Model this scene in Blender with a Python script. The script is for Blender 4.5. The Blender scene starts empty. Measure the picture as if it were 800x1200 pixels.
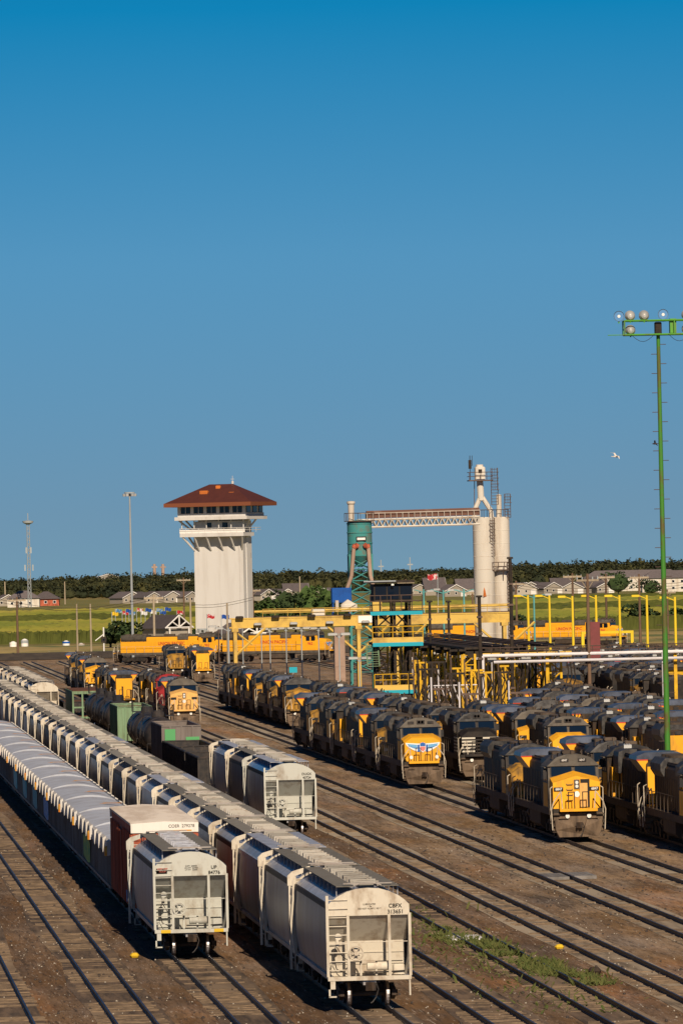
import bpy, math, random
from mathutils import Vector, Matrix
R = math.radians
rnd = random.Random(7)
sc = bpy.context.scene
col = sc.collection

# ------------------------------------------------------------------ camera
FPX, CAMZ = 7700.0, 17.4
YAW, PITCH, ROLL = R(4.68), R(0.41), R(1.28)
_f = Vector((math.sin(YAW)*math.cos(PITCH), math.cos(YAW)*math.cos(PITCH), math.sin(PITCH)))
_r = Vector((math.cos(YAW), -math.sin(YAW), 0))
_u = _r.cross(_f)
_r2 = _r*math.cos(ROLL) - _u*math.sin(ROLL)
_u2 = _u*math.cos(ROLL) + _r*math.sin(ROLL)
cam_d = bpy.data.cameras.new('camera')
cam_d.sensor_fit = 'VERTICAL'; cam_d.sensor_height = 36.0
cam_d.lens = FPX/1200*36.0
cam_d.clip_start = 5; cam_d.clip_end = 60000
cam = bpy.data.objects.new('camera', cam_d); col.objects.link(cam)
m = Matrix((( _r2.x, _u2.x, -_f.x), (_r2.y, _u2.y, -_f.y), (_r2.z, _u2.z, -_f.z)))
cam.matrix_world = Matrix.Translation((0, 0, CAMZ)) @ m.to_4x4()
sc.camera = cam

def at(px, py, Y):
    """world point at distance Y that the photo shows at pixel px, py"""
    d = _f*FPX + _r2*(px-400) - _u2*(py-600)
    return Vector((0, 0, CAMZ)) + d*(Y/d.y)
def X_at(px, Y, py=720):
    return at(px, py, Y).x
def Z_at(px, py, Y):
    return at(px, py, Y).z

# ------------------------------------------------------------------ world, sun, exposure
SUN_EL, SUN_AZ = R(32), R(3.8)            # the sun stands behind the camera, a little to its right
w = bpy.data.worlds.new('World'); sc.world = w; w.use_nodes = True
nt = w.node_tree; nt.nodes.clear()
N = nt.nodes.new; L = nt.links.new
tc = N('ShaderNodeTexCoord'); mp = N('ShaderNodeMapping'); sky = N('ShaderNodeTexSky')
mp.vector_type = 'POINT'; mp.inputs['Scale'].default_value = (1, 1, 2.0); mp.inputs['Location'].default_value = (0, 0, 0.30)
sky.sky_type = 'NISHITA'; sky.sun_disc = False
sky.sun_elevation = SUN_EL; sky.sun_rotation = R(180) - SUN_AZ
sky.altitude = 0; sky.air_density = 1.0; sky.dust_density = 0.0; sky.ozone_density = 6.0
# polarised sky: the blue deepens quickly with elevation
sep = N('ShaderNodeSeparateXYZ'); mrg = N('ShaderNodeMapRange'); mrg.inputs['From Max'].default_value = 0.5
rmp = N('ShaderNodeValToRGB'); rmp.color_ramp.interpolation = 'EASE' if False else 'LINEAR'
stops = [(0.0, (.82, .77, .55)), (.014, (.80, .77, .57)), (.092, (.60, .98, .83)), (.168, (.045, .91, .92)), (.30, (.09, .42, .56)), (1.0, (.15, .23, .31))]
el = rmp.color_ramp.elements
el[0].position, el[0].color = stops[0][0], (*stops[0][1], 1); el[1].position, el[1].color = stops[-1][0], (*stops[-1][1], 1)
for p_, c_ in stops[1:-1]: e_ = el.new(p_); e_.color = (*c_, 1)
mulc = N('ShaderNodeMix'); mulc.data_type = 'RGBA'; mulc.blend_type = 'MULTIPLY'; mulc.inputs['Factor'].default_value = 1
bg = N('ShaderNodeBackground'); bg.inputs['Strength'].default_value = 0.136
ow = N('ShaderNodeOutputWorld')
L(tc.outputs['Generated'], mp.inputs['Vector']); L(mp.outputs[0], sky.inputs['Vector'])
L(tc.outputs['Generated'], sep.inputs[0]); L(sep.outputs['Z'], mrg.inputs['Value']); L(mrg.outputs[0], rmp.inputs['Fac'])
L(sky.outputs[0], mulc.inputs['A']); L(rmp.outputs[0], mulc.inputs['B'])
L(mulc.outputs['Result'], bg.inputs['Color']); L(bg.outputs[0], ow.inputs['Surface'])
sd = bpy.data.lights.new('sun', 'SUN'); sd.energy = 4.9; sd.angle = R(0.5); sd.color = (1.0, 0.82, 0.62)
so = bpy.data.objects.new('sun', sd); col.objects.link(so)
sdir = Vector((math.sin(SUN_AZ)*math.cos(SUN_EL), -math.cos(SUN_AZ)*math.cos(SUN_EL), math.sin(SUN_EL)))
so.rotation_euler = sdir.to_track_quat('Z', 'Y').to_euler()
so.location = (0, 0, 300)
sc.view_settings.view_transform = 'Standard'; sc.view_settings.look = 'None'
sc.view_settings.exposure = 0.0; sc.view_settings.gamma = 1.0
sc.view_settings.use_curve_mapping = False
sc.cycles.max_bounces = 5; sc.cycles.diffuse_bounces = 2; sc.cycles.glossy_bounces = 2

# ------------------------------------------------------------------ materials
M = {}
def mat(name, c, c2=None, amt=0.5, scale=1.0, stretch=(1, 1, 1), rough=0.75, metal=0.0, bump=0.0, var=0.12, lo=0.42, hi=0.62, spec=0.3, c3=None, scale3=0.2, detail=6):
    """base colour c, worn towards c2 by noise; every object gets its own slight tone"""
    ma = bpy.data.materials.new(name); ma.use_nodes = True
    t = ma.node_tree; nn = t.nodes.new; ln = t.links.new
    b = t.nodes['Principled BSDF']
    b.inputs['Roughness'].default_value = rough; b.inputs['Metallic'].default_value = metal
    b.inputs['Specular IOR Level'].default_value = spec
    src = None
    if c2 is not None:
        co = nn('ShaderNodeTexCoord'); mpp = nn('ShaderNodeMapping'); mpp.inputs['Scale'].default_value = stretch
        oi0 = nn('ShaderNodeObjectInfo'); ad = nn('ShaderNodeVectorMath'); ad.operation = 'ADD'
        ml = nn('ShaderNodeVectorMath'); ml.operation = 'SCALE'; ml.inputs['Scale'].default_value = 1
        cb = nn('ShaderNodeMath'); cb.operation = 'MULTIPLY'; cb.inputs[1].default_value = 37.0
        ln(oi0.outputs['Random'], cb.inputs[0])
        ln(co.outputs['Object'], mpp.inputs['Vector']); ln(mpp.outputs[0], ad.inputs[0]); ln(cb.outputs[0], ad.inputs[1])
        no = nn('ShaderNodeTexNoise'); no.inputs['Scale'].default_value = scale; no.inputs['Detail'].default_value = detail
        no.inputs['Roughness'].default_value = 0.65
        ln(ad.outputs[0], no.inputs['Vector'])
        rp = nn('ShaderNodeMapRange'); rp.inputs['From Min'].default_value = lo; rp.inputs['From Max'].default_value = hi
        rp.inputs['To Max'].default_value = amt
        ln(no.outputs['Fac'], rp.inputs['Value'])
        mx = nn('ShaderNodeMix'); mx.data_type = 'RGBA'
        mx.inputs['A'].default_value = (*c, 1); mx.inputs['B'].default_value = (*c2, 1)
        ln(rp.outputs[0], mx.inputs['Factor']); src = mx.outputs['Result']
        if c3 is not None:
            n3 = nn('ShaderNodeTexNoise'); n3.inputs['Scale'].default_value = scale3; n3.inputs['Detail'].default_value = 4
            ln(ad.outputs[0], n3.inputs['Vector'])
            r3 = nn('ShaderNodeMapRange'); r3.inputs['From Min'].default_value = 0.5; r3.inputs['From Max'].default_value = 0.62
            ln(n3.outputs['Fac'], r3.inputs['Value'])
            m3 = nn('ShaderNodeMix'); m3.data_type = 'RGBA'; m3.inputs['B'].default_value = (*c3, 1)
            ln(src, m3.inputs['A']); ln(r3.outputs[0], m3.inputs['Factor']); src = m3.outputs['Result']
        if bump:
            bu = nn('ShaderNodeBump'); bu.inputs['Strength'].default_value = bump; bu.inputs['Distance'].default_value = 0.1
            ln(no.outputs['Fac'], bu.inputs['Height']); ln(bu.outputs[0], b.inputs['Normal'])
    oi = nn('ShaderNodeObjectInfo'); mr = nn('ShaderNodeMapRange')
    mr.inputs['To Min'].default_value = 1-var; mr.inputs['To Max'].default_value = 1+var
    ln(oi.outputs['Random'], mr.inputs['Value'])
    hv = nn('ShaderNodeHueSaturation'); ln(mr.outputs[0], hv.inputs['Value'])
    if src: ln(src, hv.inputs['Color'])
    else: hv.inputs['Color'].default_value = (*c, 1)
    ln(hv.outputs[0], b.inputs['Base Color'])
    M[name] = ma
    return ma

V = (1, 1, .15)
mat('cream_paint', (.62, .57, .47), (.24, .15, .08), .85, 1.6, (1, 1, .5), lo=.48, hi=.72)
mat('white_paint', (.78, .76, .70), (.40, .36, .30), .5, 1.5, V, lo=.5, hi=.7)
mat('grey_end', (.52, .53, .48), (.22, .15, .09), .8, 1.4, (1, 1, .5), lo=.50, hi=.74)
mat('car_grey', (.33, .34, .37), (.17, .14, .12), .6, 1.2, (1, .6, .12), rough=.36, var=.18, spec=.5)
mat('car_blue_grey', (.24, .31, .44), (.13, .14, .16), .6, 1.2, (1, .6, .12), rough=.36, spec=.5)
mat('galvanised', (.46, .42, .38), (.30, .25, .21), .7, 1.0, (1, .2, 1), rough=.5)
mat('car_brown_grey', (.20, .175, .16), (.10, .08, .07), .6, 1.2, (1, .6, .12), rough=.6)
mat('roof_grating', (.23, .22, .19), (.13, .11, .09), .5, 3, var=.25)
mat('roof_grey', (.44, .46, .52), (.20, .18, .16), .6, 2, rough=.35, spec=.5)
mat('hatch_paint', (.36, .34, .30), (.20, .15, .11), .8, 2, var=.35, lo=.5, hi=.7)
mat('truck_iron', (.045, .035, .03), (.12, .075, .045), .6, 5)
mat('wheel_steel', (.07, .055, .05), (.16, .10, .07), .5, 6, rough=.6)
mat('tread_steel', (.62, .60, .58), rough=.3, metal=1.0)
mat('chrome', (.8, .8, .8), rough=.15, metal=1.0)
mat('black_paint', (.02, .02, .022), (.07, .055, .045), .6, 2, rough=.55)
mat('tank_black', (.022, .022, .026), (.09, .07, .055), .5, .8, rough=.45)
mat('roof_sky_sheen', (.10, .27, .58), (.08, .14, .25), .5, 1.2, rough=.35, spec=.5)  # sky reflection on the roof slope, put in as blue colour
mat('box_brown', (.46, .115, .06), (.10, .03, .02), .6, 2, (1, 1, .2))
mat('gondola_dark', (.13, .13, .13), (.09, .065, .055), .8, 1.6, (1, 1, .15), var=.3)
mat('gondola_rib', (.27, .26, .25), (.12, .09, .07), .7, 1.6, (1, 1, .15), var=.2)
mat('rust', (.18, .075, .035), (.07, .035, .022), .7, 2, var=.2)
mat('tarp', (.50, .54, .62), (.34, .34, .36), .6, .7, rough=.55, bump=.3, var=.06)
mat('skirt', (.66, .64, .60), (.5, .46, .40), .5, 2, var=.06)
mat('orange_strap', (.72, .24, .03), (.60, .45, .08), .8, 5)
mat('yellow_mark', (.75, .50, .03))
mat('green_paint', (.20, .32, .19), (.10, .10, .05), .6, 2, V)
mat('bright_green', (.10, .36, .14), var=.05)
mat('teal_graffiti', (.03, .38, .46), (.55, .6, .6), .7, 1.2)
mat('green_graffiti', (.05, .35, .16), (.65, .55, .05), .9, 2.2)
mat('blue_graffiti', (.05, .22, .55), (.6, .6, .6), .6, 4)
mat('loco_yellow', (.88, .42, .015), (.30, .17, .05), .65, 1.6, (1, 1, .4), rough=.5, lo=.50, hi=.78, var=.08)
mat('loco_peach', (.80, .46, .13), (.45, .25, .10), .5, 1.6, rough=.5)
mat('clean_yellow', (.90, .43, .02), (.75, .33, .02), .5, .8, (.3, .3, 3), rough=.5, var=.05)
mat('soot_yellow', (.018, .013, .010), (.22, .105, .016), .8, .9, (1.2, 1.2, .35), rough=.6, lo=.47, hi=.80, var=.3)
mat('soot_shade', (.014, .012, .012), (.045, .034, .026), .6, 1.4, rough=.6, var=.3)
mat('loco_roof', (.026, .025, .026), (.085, .08, .075), .8, 2.2, rough=.5, var=.25)
mat('radiator_sky_sheen', (.10, .12, .17), (.03, .03, .035), .6, 1.1, rough=.35, var=.2)  # bluish base paints in the sky reflected on the sloping radiator sides
mat('dull_yellow', (.42, .22, .03), (.06, .045, .03), .9, 1.3, (1, 1, .4), lo=.45, hi=.62, var=.25)
mat('cab_grey', (.12, .105, .085), (.04, .034, .028), .6, 1.5, rough=.55, var=.2)
mat('underframe', (.022, .02, .018), (.075, .055, .04), .6, 2.5, rough=.7, var=.2)
mat('tank_brown', (.10, .073, .052), (.05, .038, .03), .7, 1.5, var=.25)
mat('plow_brown', (.17, .12, .08), (.05, .036, .026), .7, 2.2, (1, 1, .3), var=.1)
mat('rail_cream', (.58, .52, .42), (.25, .18, .12), .5, 3)
mat('red_paint', (.34, .02, .025), (.12, .02, .02), .6, 1.4)
mat('red_letter', (.55, .06, .03)); mat('black_letter', (.02, .02, .02)); mat('white_letter', (.8, .8, .78)); mat('pink_letter', (.75, .25, .2))
mat('wing_blue', (.16, .42, .72), var=0); mat('shield_blue', (.03, .14, .48), var=0); mat('shield_red', (.70, .22, .20), var=0)
mat('white_stripe', (.66, .62, .52), var=.05)
mat('dark_glass', (.008, .014, .026), rough=.03, spec=.35, var=.3)
mat('blue_glass', (.006, .014, .03), rough=.03, spec=.3, var=.2)
mat('lamp_shell', (.55, .55, .52), rough=.35, metal=.4)
mat('lamp_glass', (.85, .85, .8), rough=.1, spec=.8, var=0)
mat('pole_green', (.06, .24, .03), (.13, .10, .035), .9, 1.5, (1, 1, .4), rough=.5, lo=.46, hi=.6)
mat('mesh_black', (.012, .012, .012))

# ------------------------------------------------------------------ mesh collector
def pt(v): return Vector(v)
class MB:
    def __init__(s): s.v = []; s.f = []
    def add(s, vs, fs):
        o = len(s.v); s.v += [tuple(x) for x in vs]; s.f += [tuple(i+o for i in q) for q in fs]; return s
    def box(s, x0, x1, y0, y1, z0, z1):
        return s.add([(x0,y0,z0),(x1,y0,z0),(x1,y1,z0),(x0,y1,z0),(x0,y0,z1),(x1,y0,z1),(x1,y1,z1),(x0,y1,z1)],
                     [(0,3,2,1),(4,5,6,7),(0,1,5,4),(1,2,6,5),(2,3,7,6),(3,0,4,7)])
    def bbox(s, x0, x1, y0, y1, z0, z1, b=.04):
        """box with chamfered vertical and top edges"""
        a = [(x0+b,y0),(x1-b,y0),(x1,y0+b),(x1,y1-b),(x1-b,y1),(x0+b,y1),(x0,y1-b),(x0,y0+b)]
        cx, cy = (x0+x1)/2, (y0+y1)/2
        r0 = [(p[0],p[1],z0) for p in a]; r1 = [(p[0],p[1],z1-b) for p in a]
        r2 = [(p[0]-math.copysign(b,p[0]-cx), p[1]-math.copysign(b,p[1]-cy), z1) for p in a]
        return s.loft([r0, r1, r2])
    def loft(s, rings, caps=True, close=True):
        n = len(rings[0]); o = len(s.v)
        for r in rings: s.v += [tuple(p) for p in r]
        for k in range(len(rings)-1):
            for i in range(n if close else n-1):
                j = (i+1) % n
                s.f.append((o+k*n+i, o+k*n+j, o+(k+1)*n+j, o+(k+1)*n+i))
        if caps:
            s.f.append(tuple(o+i for i in reversed(range(n)))); s.f.append(tuple(o+(len(rings)-1)*n+i for i in range(n)))
        return s
    def prism_y(s, prof, y0, y1, caps=True):      # prof: list of (x, z)
        return s.loft([[(x,y0,z) for x,z in prof], [(x,y1,z) for x,z in prof]], caps)
    def prism_x(s, prof, x0, x1):                 # prof: list of (y, z)
        return s.loft([[(x0,y,z) for y,z in prof], [(x1,y,z) for y,z in prof]])
    def prism_z(s, prof, z0, z1):
        return s.loft([[(x,y,z0) for x,y in prof], [(x,y,z1) for x,y in prof]])
    def tube(s, a, b, r, n=6, r2=None):
        a, b = Vector(a), Vector(b); d = (b-a)
        if d.length < 1e-6: return s
        d.normalize(); t = Vector((0,0,1)) if abs(d.z) < .9 else Vector((1,0,0))
        u = d.cross(t).normalized(); v = d.cross(u)
        r2 = r if r2 is None else r2
        A = [a+(u*math.cos(2*math.pi*i/n)+v*math.sin(2*math.pi*i/n))*r for i in range(n)]
        B = [b+(u*math.cos(2*math.pi*i/n)+v*math.sin(2*math.pi*i/n))*r2 for i in range(n)]
        return s.loft([A, B])
    def path(s, pts, r, n=6):
        for a, b in zip(pts, pts[1:]): s.tube(a, b, r, n)
        return s
    def cyl(s, c, r, h, axis='z', n=20, r2=None):
        c = Vector(c); ax = {'x': Vector((1,0,0)), 'y': Vector((0,1,0)), 'z': Vector((0,0,1))}[axis]
        return s.tube(c, c+ax*h, r, n, r2)
    def lathe(s, c, prof, n=24):                  # prof (r, z)
        return s.loft([[(c[0]+r*math.cos(2*math.pi*i/n), c[1]+r*math.sin(2*math.pi*i/n), c[2]+z) for i in range(n)] for r, z in prof])
    def build(s, name, ma, parent=None, smooth=False, label=None):
        me = bpy.data.meshes.new(name); me.from_pydata(s.v, [], s.f); me.update()
        me.materials.append(M[ma] if isinstance(ma, str) else ma)
        if smooth:
            for p in me.polygons: p.use_smooth = True
            try: me.set_sharp_from_angle(angle=R(35))
            except Exception: pass
        o = bpy.data.objects.new(name, me); col.objects.link(o)
        if parent is not None: o.parent = parent
        if label: o['label'] = label
        return o
def tag(o, label=None, cat=None, group=None, kind=None):
    if label: o['label'] = label
    if cat: o['category'] = cat
    if group: o['group'] = group
    if kind: o['kind'] = kind
    return o
def empty(name, loc=(0,0,0), rz=0, label=None, cat=None, group=None):
    o = bpy.data.objects.new(name, None); o.empty_display_size = .5; col.objects.link(o)
    o.location = loc; o.rotation_euler = (0, 0, rz)
    return tag(o, label, cat, group)
CH = {}
def children(o):
    return [c for c in bpy.data.objects if c.parent == o]
def copy_tree(o, parent=None):
    if o not in CH: CH[o] = children(o)
    c = o.copy(); col.objects.link(c); c.parent = parent
    for ch in CH[o]: copy_tree(ch, c)
    return c
def place(proto, loc, rz, label, group=None, used=set()):
    """the first time the prototype itself is moved, afterwards a copy of it"""
    if proto not in used:
        if proto not in CH:
            def rec(o):
                CH[o] = children(o)
                for c in CH[o]: rec(c)
            rec(proto)
        used.add(proto); o = proto
        # keep a pristine list of children for the copies
    else:
        o = copy_tree(proto)
        if proto.get('category') == 'locomotive': o.scale = (1, 1, 1.07)
    o.location = loc; o.rotation_euler = (0, 0, rz)
    o['label'] = label
    if group: o['group'] = group
    elif 'group' in o: del o['group']
    return o
def text(name, s, size, loc, rot, ma, parent, extr=.004, bold=.0, align='CENTER'):
    cu = bpy.data.curves.new(name, 'FONT'); cu.body = s; cu.size = size; cu.extrude = extr; cu.offset = bold
    cu.align_x = align; cu.align_y = 'CENTER'
    t = bpy.data.objects.new(name, cu); col.objects.link(t)
    me = bpy.data.meshes.new_from_object(t.evaluated_get(bpy.context.evaluated_depsgraph_get()))
    bpy.data.objects.remove(t); bpy.data.curves.remove(cu)
    me.name = name; me.materials.clear(); me.materials.append(M[ma])
    o = bpy.data.objects.new(name, me); col.objects.link(o); o.parent = parent
    o.location = loc; o.rotation_euler = rot
    return o
FACE = (R(90), 0, 0)          # upright text read from -Y
ORD = ['first','second','third','fourth','fifth','sixth','seventh','eighth','ninth','tenth','eleventh','twelfth','thirteenth','fourteenth','fifteenth','sixteenth','seventeenth','eighteenth','nineteenth','twentieth','twenty first','twenty second','twenty third','twenty fourth','twenty fifth','twenty sixth','twenty seventh','twenty eighth','twenty ninth','thirtieth']

# ------------------------------------------------------------------ ground
RE = 7.4e6
def drop(d): return -d*d/(2*RE)
def ground_material():
    ma = bpy.data.materials.new('yard_dirt'); ma.use_nodes = True; t = ma.node_tree; nn = t.nodes.new; ln = t.links.new
    b = t.nodes['Principled BSDF']; b.inputs['Roughness'].default_value = .95; b.inputs['Specular IOR Level'].default_value = .1
    co = nn('ShaderNodeTexCoord')
    def noise(sc_, stretch=(1,1,1), det=6, ro=.6):
        mp_ = nn('ShaderNodeMapping'); mp_.inputs['Scale'].default_value = stretch
        ln(co.outputs['Object'], mp_.inputs['Vector'])
        n = nn('ShaderNodeTexNoise'); n.inputs['Scale'].default_value = sc_; n.inputs['Detail'].default_value = det; n.inputs['Roughness'].default_value = ro
        ln(mp_.outputs[0], n.inputs['Vector']); return n.outputs['Fac']
    def rng(v, a, b_, lo=0, hi=1):
        r = nn('ShaderNodeMapRange'); r.inputs['From Min'].default_value = a; r.inputs['From Max'].default_value = b_
        r.inputs['To Min'].default_value = lo; r.inputs['To Max'].default_value = hi
        ln(v, r.inputs['Value']); return r.outputs[0]
    def mix(a, c, f):
        x = nn('ShaderNodeMix'); x.data_type = 'RGBA'
        for k, q in (('A', a), ('B', c)):
            if isinstance(q, tuple): x.inputs[k].default_value = (*q, 1)
            else: ln(q, x.inputs[k])
        ln(f, x.inputs['Factor']); return x.outputs['Result']
    base = mix((.125, .082, .053), (.215, .145, .095), rng(noise(.35, (1, .12, 1)), .35, .65))
    sep = nn('ShaderNodeSeparateXYZ'); ln(co.outputs['Object'], sep.inputs[0])
    packed = mix((.225, .162, .108), (.345, .255, .175), rng(noise(.5, (1, .1, 1)), .4, .62))
    right = rng(sep.outputs['X'], 33, 39)
    mm = nn('ShaderNodeMath'); mm.operation = 'ADD'; mm.use_clamp = True
    wob = rng(noise(.08, (1, .4, 1)), .3, .7, -.5, .5); ln(right, mm.inputs[0]); ln(wob, mm.inputs[1])
    c = mix(base, packed, mm.outputs[0])
    c = mix(c, (.36, .20, .115), rng(noise(.13, (1, .16, 1)), .54, .68, 0, .75))      # reddish sand
    c = mix(c, (.055, .045, .038), rng(noise(.22, (1.4, .14, 1), 8), .56, .72, 0, .75))   # oil and cinders
    c = mix(c, (.46, .37, .27), rng(noise(1.1, (1, .18, 1), 8, .75), .60, .74, 0, .8))    # pale grit
    c = mix(c, (.04, .033, .028), rng(noise(6, (1, .07, 1), 3, .8), .52, .66, 0, .7))     # stones
    c = mix(c, (.42, .36, .30), rng(noise(8, (1, .07, 1), 2, .8), .62, .70, 0, .8))
    far = rng(sep.outputs['Y'], 1236, 1250)
    c = mix(c, mix((.23, .20, .10), (.16, .18, .07), rng(noise(.03, (1, .3, 1)), .4, .6)), far)
    hv = nn('ShaderNodeHueSaturation'); ln(rng(noise(1.5, (1, .09, 1), 6, .9), .3, .7, .58, 1.42), hv.inputs['Value']); ln(rng(noise(.4, (1, .2, 1)), .35, .65, .85, 1.3), hv.inputs['Saturation']); ln(c, hv.inputs['Color']); c = hv.outputs[0]
    ln(c, b.inputs['Base Color'])
    bu = nn('ShaderNodeBump'); bu.inputs['Strength'].default_value = .5; bu.inputs['Distance'].default_value = .12
    ln(noise(2.5, (1, .5, 1), 8, .7), bu.inputs['Height']); ln(bu.outputs[0], b.inputs['Normal'])
    return ma
M['yard_dirt'] = ground_material()
g = MB(); rings = [2, 60, 120, 200, 300, 450, 650, 900, 1200, 1600, 2100, 2700, 3400, 4200, 5200, 6400, 8000, 10000, 13000, 17000, 22000]
NS = 96
rr = [[(d*math.cos(2*math.pi*i/NS), d*math.sin(2*math.pi*i/NS), -.22+drop(d)) for i in range(NS)] for d in rings]
g.loft(rr, caps=False); g.f.append(tuple(range(NS)))
tag(g.build('ground', 'yard_dirt', smooth=True), kind='structure')

# ------------------------------------------------------------------ railway tracks
mat('tie_wood', (.10, .072, .048), (.27, .195, .125), .9, 1.4, (1, 3, 1), lo=.4, hi=.62, detail=8)
mat('track_bed', (.17, .118, .078), (.06, .045, .034), .9, 2.4, (1, .10, 1), c3=(.26, .19, .125), scale3=.35, rough=.95, lo=.4, hi=.6, detail=12)
mat('track_bed_pale', (.33, .26, .18), (.11, .085, .06), .9, 2.0, (1, .09, 1), c3=(.36, .30, .22), scale3=.3, rough=.95, lo=.42, hi=.6)
mat('rail_steel', (.035, .03, .032), (.06, .045, .04), .4, 4, rough=.5, metal=.3)
mat('rail_head', (.16, .17, .21), (.08, .07, .08), .7, .3, rough=.38, metal=.9)
def track(X, y0, y1, ties_to=430, pale=False, label=None):
    t = empty('railway_track', (X, 0, 0)); t['kind'] = 'structure'
    rj = random.Random(int(X*10))
    b = MB(); n = 60; L_, R_ = [], []
    ys = [y0+(y1-y0)*i/n for i in range(n+1)]
    wob = [(rj.uniform(-.25, .25), rj.uniform(-.25, .25)) for _ in ys]
    for (i, y) in enumerate(ys):
        L_.append((-1.45+wob[i][0], y)); R_.append((1.45+wob[i][1], y))
    for i in range(n):
        b.add([(L_[i][0], L_[i][1], -.214), (R_[i][0], R_[i][1], -.214), (R_[i+1][0], R_[i+1][1], -.214), (L_[i+1][0], L_[i+1][1], -.214)], [(0, 1, 2, 3)])
    b.build('ballast_bed', 'track_bed_pale' if pale else 'track_bed', t)
    for s in (-1, 1):
        x = s*.755
        MB().prism_y([(x-.07,-.17),(x+.07,-.17),(x+.02,-.15),(x+.02,-.04),(x+.037,-.03),(x+.037,-.006),(x-.037,-.006),(x-.037,-.03),(x-.02,-.04),(x-.02,-.15)], y0, y1).build('rail', 'rail_steel', t)
        MB().box(x-.036, x+.036, y0, y1, -.006, .004).build('rail_head', 'rail_head', t)
    if ties_to > y0:
        tb = MB(); y = y0+.2
        while y < ties_to:
            if rj.random() < .93 and math.sin(y*.23+X)+math.sin(y*.61+2*X)+math.sin(y*1.7) > -.40+(.5 if pale else 0):
                a = rj.uniform(-.04, .04); l = 1.3+rj.uniform(-.08, .12); z = -.172+rj.uniform(-.03, .0); h = rj.uniform(.07, .12)
                tb.add([(-l,y-h-a*l,z),(l,y-h+a*l,z),(l,y+h+a*l,z),(-l,y+h-a*l,z),(-l,y-h-a*l,z-.1),(l,y-h+a*l,z-.1)], [(0,1,2,3),(4,5,1,0)])
            y += .56+rj.uniform(-.05, .05)
        tag(tb.build('sleepers', 'tie_wood', t), kind='stuff')
    return t
TX = dict(far_left=7.6, left=12.2, A=16.7, B=21.5, B2=25.9, C=30.2, c6=34.5, c7=40.2, D=46.65, F=52.4)
for k, X in TX.items():
    track(X, 190, 1200, 520 if X < 45 else 440, pale=X > 33)
for X in (57.3, 62.3, 67.1, 71.9, 86, 90.8, 95.6, 100.4, 105.2, 110, 114.8):
    track(X, 380, 1200, 0, pale=True)
# ------------------------------------------------------------------ rolling stock
def wheelset(y, par, r=.46):
    for s in (-1, 1):
        b = MB(); x = s*.72
        b.tube((x-.02*s, y, r-.005), (x+.10*s, y, r-.005), r, 22); b.tube((x-.05*s, y, r-.005), (x-.02*s, y, r-.005), r+.03, 22)
        b.tube((x+.10*s, y, r-.005), (x+.14*s, y, r-.005), .12, 10)
        wh = b.build('wheel', 'wheel_steel', par, smooth=True)
        t = MB(); n = 22
        t.loft([[(x+d, y+(r+.004)*math.cos(2*math.pi*i/n), r-.005+(r+.004)*math.sin(2*math.pi*i/n)) for i in range(n)] for d in (-.01*s, .09*s)], caps=False)
        t.build('tread', 'tread_steel', wh)
def freight_truck(y, par):
    b = MB()
    for s in (-1, 1):
        x0, x1 = sorted((s*.93, s*1.09))
        b.prism_x([(y-1.1,.38),(y-.75,.30),(y-.35,.18),(y+.35,.18),(y+.75,.30),(y+1.1,.38),(y+1.1,.62),(y+.6,.72),(y-.6,.72),(y-1.1,.62)], x0, x1)
        b.box(x0-.01, x1+.01, y-.22, y+.22, .24, .80)
        for q in (-.95, .95): b.cyl((s*1.09, y+q, .47), .13, .07*s, 'x', 10)
    b.box(-.95, .95, y-.22, y+.22, .45, .78); b.cyl((0, y, .7), .3, .25)
    for q in (-.55, .55): b.box(-.9, .9, y+q-.05, y+q+.05, .38, .48)
    t = b.build('truck', 'truck_iron', par)
    for q in (-.88, .88):
        MB().tube((-.72, y+q, .455), (.72, y+q, .455), .085, 10).build('axle', 'truck_iron', t)
        wheelset(y+q, t)
def coupler(y, d, par, ma='truck_iron'):
    b = MB(); b.box(-.09, .09, min(y, y-.5*d), max(y, y-.5*d), .72, .92)
    b.prism_z([(-.16, y), (.16, y), (.20, y+.22*d), (.05, y+.30*d), (-.05, y+.16*d), (-.12, y+.30*d), (-.20, y+.20*d)], .66, .98)
    c = b.build('coupler', ma, par)
    MB().path([(.22, y+.05*d, .95), (.30, y+.16*d, .70), (.20, y+.22*d, .40), (.06, y+.26*d, .22), (-.02, y+.28*d, .18)], .028).build('air_hose', 'black_paint', c)
    return c
def truck_pair(yc, par):
    for s in (-1, 1): freight_truck(s*yc, par)

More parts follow.
